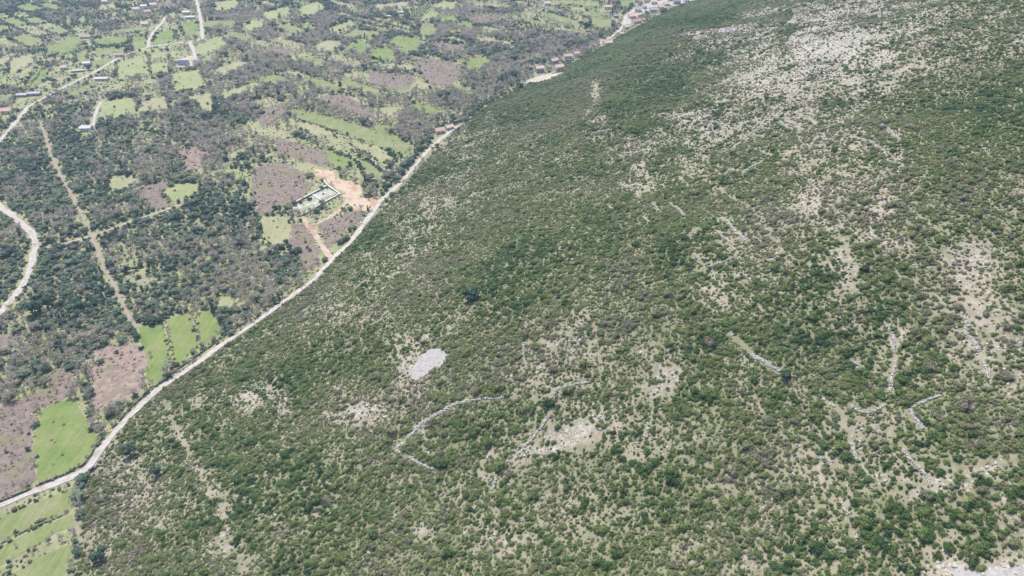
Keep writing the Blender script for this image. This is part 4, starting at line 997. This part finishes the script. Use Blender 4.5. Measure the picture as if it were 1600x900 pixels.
# hedgerows: trees crowd along the field borders
hedge = np.zeros(n, bool)
for Q, kf in FIELD_POLYS[:len(FIELDS)] + SMALL:
    lo = Q.min(0) - 6; hi = Q.max(0) + 6
    idx = np.nonzero((TP[:, 0] > lo[0]) & (TP[:, 0] < hi[0]) & (TP[:, 1] > lo[1]) & (TP[:, 1] < hi[1]) & (pd > .5))[0]
    if not len(idx): continue
    a = Q; bq = np.roll(Q, -1, 0); best = np.full(len(idx), 1e9); q = TP[idx, :2]
    for s0, s1 in zip(a, bq):
        ab = s1 - s0; t = np.clip(((q - s0) @ ab) / max(ab @ ab, 1e-6), 0, 1); best = np.minimum(best, np.hypot(*(q - s0 - t[:, None] * ab).T))
    hedge[idx[best < 4.2]] = True
cover = np.where(hedge & (pd >= 1), np.maximum(cover, 0.74 + (clump - .5) * 1.4), cover)
typ_ev = rt.uniform(0, 1, n) < np.where(forced > 0, ftype, np.clip(0.42 + .22 * hedge + 0.55 * ev - 0.5 * lf + (fbm(TP[:, 0], TP[:, 1], 28, 87, 2) - .5) * 1.6, .04, .97))
keep = rt.uniform(0, 1, n) < cover
TP, typ_ev, px_, py_, zd_, ev, th, hedge, pd = [v[keep] for v in (TP, typ_ev, px_, py_, zd_, ev, th, hedge, pd)]; n = len(TP)
h = np.where(typ_ev, np.clip(rt.lognormal(math.log(4.0), .30, n), 2.0, 9), np.clip(rt.lognormal(math.log(4.8), .30, n), 2.2, 10))
h *= np.where(pd < 1, .5, 1.0) * np.where(th > .4, .8, 1.0)
h *= np.where(typ_ev & (ev > .4), .85, 1.0)
h *= np.where(hedge & (py_ > 745) & (px_ < 120), .5, 1.0)
sp = h * np.where(typ_ev, rt.uniform(1.15, 1.7, n), rt.uniform(.95, 1.25, n))
ok = seg_clear(TP[:, :2], ROAD_W, sp * .34 + .1) & seg_clear(TP[:, :2], WALL_W, sp * .12 + .2) & house_clear(TP[:, :2], 2.5)
# nothing tall right in front of a house, seen from the valley's open side
for hh, hp in zip(HOUSES, HOUSE_PTS):
    v = -hp[:2] / np.linalg.norm(hp[:2]); rel = TP[:, :2] - hp[:2]; al = rel @ v; cr = np.abs(rel @ np.array([-v[1], v[0]]))
    ok &= ~((al > 0) & (al < 20) & (cr < hh[2] * .55))
for l in LONE_PTS: ok &= np.hypot(TP[:, 0] - l[0], TP[:, 1] - l[1]) > 5
TP, typ_ev, px_, py_, zd_, h, sp, hedge, pd = [v[ok] for v in (TP, typ_ev, px_, py_, zd_, h, sp, hedge, pd)]; n = len(TP)
tall = typ_ev & (rt.uniform(0, 1, n) < .05)
T_var = np.where(typ_ev, rt.integers(0, 6, n), rt.integers(0, len(BARES), n)); T_var = np.where(tall, 6 + rt.integers(0, 2, n), T_var)
h = np.where(tall, h * 1.6, h); sp = np.where(tall, h * .8, sp)
T_tint = np.clip(.36 + (fbm(TP[:, 0], TP[:, 1], 30, 95, 2) - .5) * 1.0 + rt.normal(0, .16, n), 0, 1)
T_scl = np.column_stack([sp, sp * rt.uniform(.85, 1.15, n), h]); T_rot = np.column_stack([np.zeros(n), np.zeros(n), rt.uniform(0, 6.28, n)])
TP[:, 2] -= .22 * h * np.where(typ_ev, 1, 0)      # low branching crowns sit close to the ground
vis = (px_ > 2) & (px_ < 1598) & (py_ > 2) & (py_ < 898)
size = np.where(vis, sp * h / zd_ ** 2, 0)
def place_tree(i, name, meshes, kindw):
    o = link(name, meshes[T_var[i]], None, TP[i], T_rot[i][2]); o.scale = T_scl[i]; o["tint"] = float(T_tint[i])
    if py_[i] > 745: where = "beside the green strips at lower left"
    elif py_[i] > 520 and px_[i] < 240: where = "among the brown bracken at left"
    elif py_[i] > 440: where = "around the three bright fields above the road"
    elif px_[i] > 380 and py_[i] > 240: where = "between the walled plot and the road"
    elif px_[i] < 380 and py_[i] > 180: where = "in the woodland beside the cleared strip"
    else: where = "in the hedgerows of the far fields"
    props(o, f"{kindw} {where}", "tree", f"{kindw} {where}")
for flag, name, meshes, lib, kindw, mass, lb in ((True, "evergreen_tree", TREES, 'tree', "low dark evergreen tree", "evergreen_woodland", "dark evergreen woodland filling the valley floor"),
                                                 (False, "bare_tree", BARES, 'bare', "leafless grey brown tree", "bare_woodland", "grey leafless woodland spread between the valley fields")):
    idx = np.nonzero(typ_ev == flag)[0]; order = idx[np.argsort(-size[idx])]; top = order[:300]; rest = order[300:]
    for i in top: place_tree(i, name, meshes, kindw)
    scatter(mass, LIB[lib], TP[rest], T_rot[rest], T_scl[rest], T_var[rest], T_tint[rest], lb, "woodland")
    print(name, len(idx))

# --- undergrowth: low tufts between the shrubs and on the valley floor
U2 = np.concatenate([jitter_grid(-420, 900, 90, 1500, 1.22, 61), jitter_grid(-1050, 420, 110, 1700, 2.6, 62)]); nh = len(jitter_grid(-420, 900, 90, 1500, 1.22, 61))
hdu = hill_d(U2[:, 0], U2[:, 1]); onh = np.arange(len(U2)) < nh; U2k = np.where(onh, hdu > 3, hdu < 3); U2, onh = U2[U2k], onh[U2k]
UP = np.column_stack([U2, tz(U2[:, 0], U2[:, 1])]); k = view_mask(UP, 160, 110); UP, onh = UP[k], onh[k]
ru = np.random.default_rng(63); n = len(UP); ub = np.where(onh, bareness(UP), 0)
un = fbm(UP[:, 0], UP[:, 1], 16, 65, 3); upd = poly_density(UP[:, :2])
kp = np.where(onh, .80 - .80 * np.clip(ub, 0, 1) + (un - .5) * 1.2, .45 + (un - .5) * 1.6)
heath = (upd > .1) & (upd < .9)
kp = np.where(heath, .75 + (un - .5) * 2.0, np.where(upd < .1, np.where(onh, 0, .03 * (un > .5)), kp))
nearwall = ~onh & ~seg_clear(UP[:, :2], WALL_W, 1.6)
kp = np.where(nearwall, .85, kp)
ok = (ru.uniform(0, 1, n) < kp) & seg_clear(UP[:, :2], ROAD_W, .5) & (seg_clear(UP[:, :2], WALL_W, .2) | ~onh) & house_clear(UP[:, :2], 1)
UP, onh, heath, un, nearwall = UP[ok], onh[ok], heath[ok], un[ok], nearwall[ok]; n = len(UP)
uw = np.clip(ru.lognormal(math.log(1.35), .38, n), .6, 2.8) * np.where(onh, 1, np.where(heath, .9, np.where(nearwall, 1.7, 1.35)))
ut = np.where(heath, ru.normal(.80, .12, n), np.where(onh, .04 + .5 * np.clip(ub[ok], 0, 1) + (un - .5) * 1.0 + ru.normal(0, .17, n), .34 + (un - .5) * .9 + ru.normal(0, .18, n)))
UP[:, 2] -= .1
scatter("undergrowth", library("tuft_kinds", [shrub_mesh(40 + q, 34, 'tuft') for q in range(5)]), UP, np.column_stack([np.zeros(n), np.zeros(n), ru.uniform(0, 6.28, n)]), np.column_stack([uw, uw, uw * ru.uniform(.5, .9, n)]),
        ru.integers(0, 5, n), np.clip(ut, 0, 1), "low dry tufts and undergrowth between the shrubs and trees", "undergrowth")
print("undergrowth", n)

# --- lone trees with trunk and crown
lone_trunk = trunk_mb(np.random.default_rng(5)).mesh("trunk", M['bark'])
for k, ((px, py, hh, ss, ti, lb), P) in enumerate(zip(LONE, LONE_PTS)):
    root = bpy.data.objects.new("evergreen_tree", None); C.objects.link(root); root.location = (P[0], P[1], P[2] - .12 * hh)
    props(root, lb, "tree")
    V, F, L = crown_mesh(50 + k)
    c = link("crown", mesh_np("crown", V, F, [M['evergreen']], attrs={"leaf": L}), root); c.scale = (ss, ss, hh); c["tint"] = ti
    t = link("trunk", lone_trunk, root); t.scale = (ss, ss, hh)

# --- orchard rows near the top edge
oc = at_many([(636, 22), (670, 3), (676, 12), (653, 26)])
orch_idx = 0
for i in range(9):
    for j in range(4):
        u, v = (i + .5) / 9, (j + .5) / 4
        a = oc[0] + (oc[1] - oc[0]) * u; b2 = oc[3] + (oc[2] - oc[3]) * u; P = a + (b2 - a) * v
        o = link("orchard_tree", TREES[(i + j) % 6], None, (P[0], P[1], tz(P[0], P[1]) - .6), i * 1.3 + j); s = 3.2 + .7 * ((i * 7 + j * 3) % 5) / 5
        o.scale = (s, s, s); o["tint"] = .45
        props(o, "small round orchard tree in the striped orchard at top", "tree", "orchard trees in rows")

# ------------------------------------------------------------------ stone walls
def stone_wall(P, w, label):
    gap = .37 if P[:, 2].max() > 5 else .30; w = w * .72
    c = P[:, :2]; s = np.r_[0, np.cumsum(np.hypot(*np.diff(c, axis=0).T))]; mb = MB(); t = 0.0
    rw = random.Random(int(abs(P[0, 0]) * 10))
    while t < s[-1]:
        x, y = np.interp(t, s, c[:, 0]), np.interp(t, s, c[:, 1]); x2, y2 = np.interp(t + .5, s, c[:, 0]), np.interp(t + .5, s, c[:, 1])
        a = math.atan2(y2 - y, x2 - x) if t + .5 < s[-1] else a
        g = float(fbm(x, y, 7, 131, 2)); mo = (float(fbm(x + 90, y, 6, 133, 2)) - .5) * 1.6
        if g < gap: t += .7; continue
        for row, (hh, ww) in enumerate(((.45, 1.1), (.32, .8)) if 'roadside' not in label else ((.75, 1.2), (.6, 1.0))):
            if row == 1 and (rw.random() < .3 or g < gap + .06): continue
            for side in (-1, 1):
                off = mo + side * w * .25 * ww + rw.uniform(-.2, .2) * w
                px, py = x - math.sin(a) * off, y + math.cos(a) * off
                z = float(tz(px, py)) + ((.15 if row == 0 else .52) if 'roadside' not in label else (.3 if row == 0 else .95))
                mb.box((px, py, z), (rw.uniform(.6, 1.05), w * .52 * ww, hh + rw.uniform(-.08, .12)), a + rw.uniform(-.5, .5), .12, .8)
        t += rw.uniform(.6, .85)
    return props(mb.build("dry_stone_wall", M['mossy'] if P[:, 2].max() < 4 else M['stone']), label, "stone wall")  # low valley walls get dark stone, with roadside shade painted into its colour
for (pts, w, lb), (P, _) in zip(WALLS, WALL_W): stone_wall(P, w, lb)

# ------------------------------------------------------------------ walled plot: one concrete enclosure
M['render_wall'] = mottled("block_wall", (0.34, 0.31, 0.34), (0.44, 0.41, 0.43), 0.8)
M['coping'] = mottled("coping", (0.465, 0.450, 0.450), (0.540, 0.525, 0.517), 0.8)
plot = bpy.data.objects.new("enclosure_wall", None); C.objects.link(plot)
ec = at_many([(459, 319), (512, 291), (531, 304), (472, 337), (487, 303), (506, 316), (506, 284)])
plot.location = ec[:4].mean(0); props(plot, "rectangular concrete wall around the gravel plot with a thin cross wall", "wall")
def wall_run(a, b, hgt, th, name, mat):
    mb = MB(); d = b - a; L = np.hypot(d[0], d[1]); c = (a + b) / 2 - np.array(plot.location)
    mb.box((c[0], c[1], hgt / 2 - .1), (L, th, hgt), math.atan2(d[1], d[0])); o = mb.build(name, mat, plot)
    cp = MB(); cp.box((c[0], c[1], hgt - .1 + .08), (L + .1, th + .45, .16), math.atan2(d[1], d[0])); cp.build("coping", M['coping'], o)
for a, b, hgt, th in ((0, 1, 1.35, .5), (1, 2, 1.35, .48), (2, 3, 1.35, .46), (4, 5, .5, .4), (1, 6, 1.6, .42)): wall_run(ec[a], ec[b], hgt, th, "wall_panel", M['render_wall'])

# ------------------------------------------------------------------ houses
def plain(name, c, rough=.8, var=.12): return mottled(name, tuple(x * (1 - var) for x in c), tuple(min(.9, x * (1 + var)) for x in c), 0.6, rough=rough, bstr=.15)
ROOF = {'terracotta': plain("terracotta_tiles", (.44, .29, .225)), 'salmon': plain("salmon_tiles", (.47, .31, .25)), 'palepink': plain("weathered_tiles", (.47, .345, .285)), 'redroof': plain("red_tiles", (.42, .20, .19)),
        'slate': plain("slate_roof", (.27, .265, .27)), 'blueroof': plain("blue_sheet_roof", (.18, .19, .25)), 'palegrey': plain("pale_sheet_roof", (.40, .385, .375)), 'lavender': plain("fibre_cement_roof", (.33, .29, .31)),
        'brownroof': plain("brown_roof", (.33, .26, .22)), 'darkblue': plain("dark_blue_roof", (.035, .05, .12))}
WALLM = {'white': plain("white_render", (.62, .575, .51)), 'cream': plain("cream_render", (.64, .56, .46)), 'greywall': plain("grey_stone", (.36, .325, .295)), 'whiteblue': plain("cool_render", (.58, .58, .58))}
M['window'] = finish_mat = None
m, nt, out = new_mat("window_glass"); bb = finish(nt, out, (.03, .035, .045), .15); M['window'] = m
M['frame'] = plain("window_frame", (.70, .69, .67)); M['wood'] = plain("door_wood", (.16, .09, .05)); M['chimney'] = plain("chimney_render", (.55, .48, .42))
def house(px, py, L, D, hw, turn, roof, wall, label, P):
    L, D, hw = L * .76, D * .88, hw * .78
    root = bpy.data.objects.new("house", None); C.objects.link(root); root.location = tuple(P); root.rotation_euler = (0, 0, math.radians(turn))
    props(root, label, "shed" if "shed" in label or "hut" in label or "barn" in label else "house")
    rh = D * .26 if roof not in ('palegrey', 'lavender', 'darkblue') else D * .14
    b = MB(); x, y = L / 2, D / 2
    b.add([(-x, -y, -1.5), (x, -y, -1.5), (x, y, -1.5), (-x, y, -1.5), (-x, -y, hw), (x, -y, hw), (x, y, hw), (-x, y, hw), (-x, 0, hw + rh), (x, 0, hw + rh)],
          [(0, 1, 5, 4), (2, 3, 7, 6), (1, 2, 6, 9, 5), (3, 0, 4, 8, 7)]); b.build("wall", WALLM[wall], root)
    e, th = .55, .22; r = MB(); k = rh / y
    for s in (-1, 1):
        zl, zt = hw - e * k, hw + rh
        v = [(-x - e, s * (y + e), zl), (x + e, s * (y + e), zl), (x + e, 0, zt), (-x - e, 0, zt)]
        vv = v + [(p[0], p[1], p[2] + th) for p in v]
        r.add(vv, [(4, 5, 6, 7), (3, 2, 1, 0), (0, 1, 5, 4), (1, 2, 6, 5), (3, 0, 4, 7)] if s < 0 else [(7, 6, 5, 4), (0, 1, 2, 3), (4, 5, 1, 0), (5, 6, 2, 1), (7, 4, 0, 3)])
    r.tube([(-x - e, 0, hw + rh + th), (x + e, 0, hw + rh + th)], [.16, .16], 6)
    ro = r.build("roof", ROOF[roof], root)
    if hw > 3.6 and roof != 'darkblue':
        c = MB(); c.box((x * .5, y * .35, hw + rh + .3), (.8, .7, 2.2)); c.box((x * .5, y * .35, hw + rh + 1.45), (1.0, .9, .15)); c.build("chimney", M['chimney'], ro)
    floors = 2 if hw >= 5.5 else 1; nw = max(2, int(L / 3.6))
    for f in range(floors):
        for q in range(nw):
            wx = -x + L * (q + .5) / nw; wz = (hw / floors) * (f + .55)
            if f == 0 and q == nw // 2:
                dd = MB(); dd.box((wx, -y - .05, 1.05), (1.1, .1, 2.1)); dd.build("door", M['wood'], root); continue
            fr = MB(); fr.box((wx, -y - .03, wz), (1.25, .06, 1.45)); fo = fr.build("window", M['frame'], root)
            pn = MB(); pn.box((wx, -y - .07, wz), (1.0, .03, 1.2)); pn.build("pane", M['window'], fo)
    for q in range(max(1, int(D / 4.5))):
        wy = -y + D * (q + .5) / max(1, int(D / 4.5))
        fr = MB(); fr.box((x + .03, wy, hw * .55), (.06, 1.2, 1.4)); fo = fr.build("window", M['frame'], root)
        pn = MB(); pn.box((x + .07, wy, hw * .55), (.03, .95, 1.15)); pn.build("pane", M['window'], fo)
for hh, P in zip(HOUSES, HOUSE_PTS): house(*hh, P)

# ------------------------------------------------------------------ cars
M['tyre'] = plain("tyre", (.03, .03, .03)); M['rim'] = plain("rim", (.5, .5, .5), .3)
m, nt, out = new_mat("car_glass"); finish(nt, out, (.02, .02, .03), .08); M['carglass'] = m
m, nt, out = new_mat("headlight"); finish(nt, out, (.75, .75, .75), .15); M['lamp'] = m
def car(px, py, heading, col, label):
    P = at(px, py); root = bpy.data.objects.new("car", None); C.objects.link(root); root.location = (P[0], P[1], P[2] + .24); root.rotation_euler = (0, 0, heading)
    props(root, label, "car")
    m, nt, out = new_mat("car_paint"); bs = finish(nt, out, col, .3); bs.inputs["Coat Weight"].default_value = .6
    prof = [(-2.15, .35), (-2.2, .75), (-2.0, .95), (-.9, 1.0), (.75, .98), (1.9, .82), (2.15, .65), (2.15, .35)]
    b = MB(); n = len(prof); vs = []
    for yk, sc in ((-.86, .97), (-.8, 1), (.8, 1), (.86, .97)): vs += [(x * sc, yk, z if abs(yk) < .85 else .35 + (z - .35) * .9) for x, z in prof]
    fs = [(j * n + i, j * n + (i + 1) % n, (j + 1) * n + (i + 1) % n, (j + 1) * n + i) for j in range(3) for i in range(n)] + [tuple(range(n - 1, -1, -1)), tuple(3 * n + i for i in range(n))]
    b.add(vs, fs); b.build("body", m, root)
    g = MB(); g.add([(-1.75, -.74, .96), (.85, -.74, .96), (.85, .74, .96), (-1.75, .74, .96), (-1.35, -.62, 1.44), (.15, -.62, 1.44), (.15, .62, 1.44), (-1.35, .62, 1.44)],
                    [(0, 1, 5, 4), (1, 2, 6, 5), (2, 3, 7, 6), (3, 0, 4, 7)]); g.build("windows", M['carglass'], root)
    r = MB(); r.box((-.6, 0, 1.47), (1.6, 1.28, .07), 0, 0, .94); r.build("roof", m, root)
    for sx in (-1.3, 1.35):
        for sy in (-.8, .8):
            t = MB(); t.tube([(sx, sy - .1, .32), (sx, sy + .1, .32)], [.33, .33], 14); w = t.build("wheel", M['tyre'], root)
            rr_ = MB(); rr_.tube([(sx, sy - .11, .32), (sx, sy + .11, .32)], [.19, .19], 10); rr_.build("rim", M['rim'], w)
    for sy in (-.6, .6):
        l = MB(); l.box((2.14, sy, .66), (.06, .32, .14)); l.build("headlight", M['lamp'], root)
def heading(a, b):
    A, B = at_many([a, b]); return math.atan2(B[1] - A[1], B[0] - A[0])
car(145, 734, heading((130, 738), (152, 722)), (.04, .025, .06), "dark purple car on the gravel road bend at lower left")
car(156, 113, heading((140, 119), (175, 99)), (.03, .03, .035), "dark car on the valley road, nearer the roadside house")
car(142, 121, heading((175, 99), (140, 119)), (.06, .05, .05), "dark car on the valley road, just left of the other dark car")

# ------------------------------------------------------------------ haze
if HAZE_DENSITY > 0:
    hz = MB(); hz.box((0, 1500, 239), (8000, 9000, 490)); me = hz.mesh("haze", None)
    m = bpy.data.materials.new("haze"); m.use_nodes = True; nt = m.node_tree; nt.nodes.clear(); out = nt.nodes.new("ShaderNodeOutputMaterial")
    pv = nt.nodes.new("ShaderNodeVolumePrincipled"); pv.inputs["Color"].default_value = (.55, .72, 1.0, 1); pv.inputs["Density"].default_value = HAZE_DENSITY; pv.inputs["Anisotropy"].default_value = 0.2
    nt.links.new(pv.outputs[0], out.inputs["Volume"]); me.materials.append(m)
    props(link("haze", me), "thin bluish haze over the valley", "haze", kind="stuff")
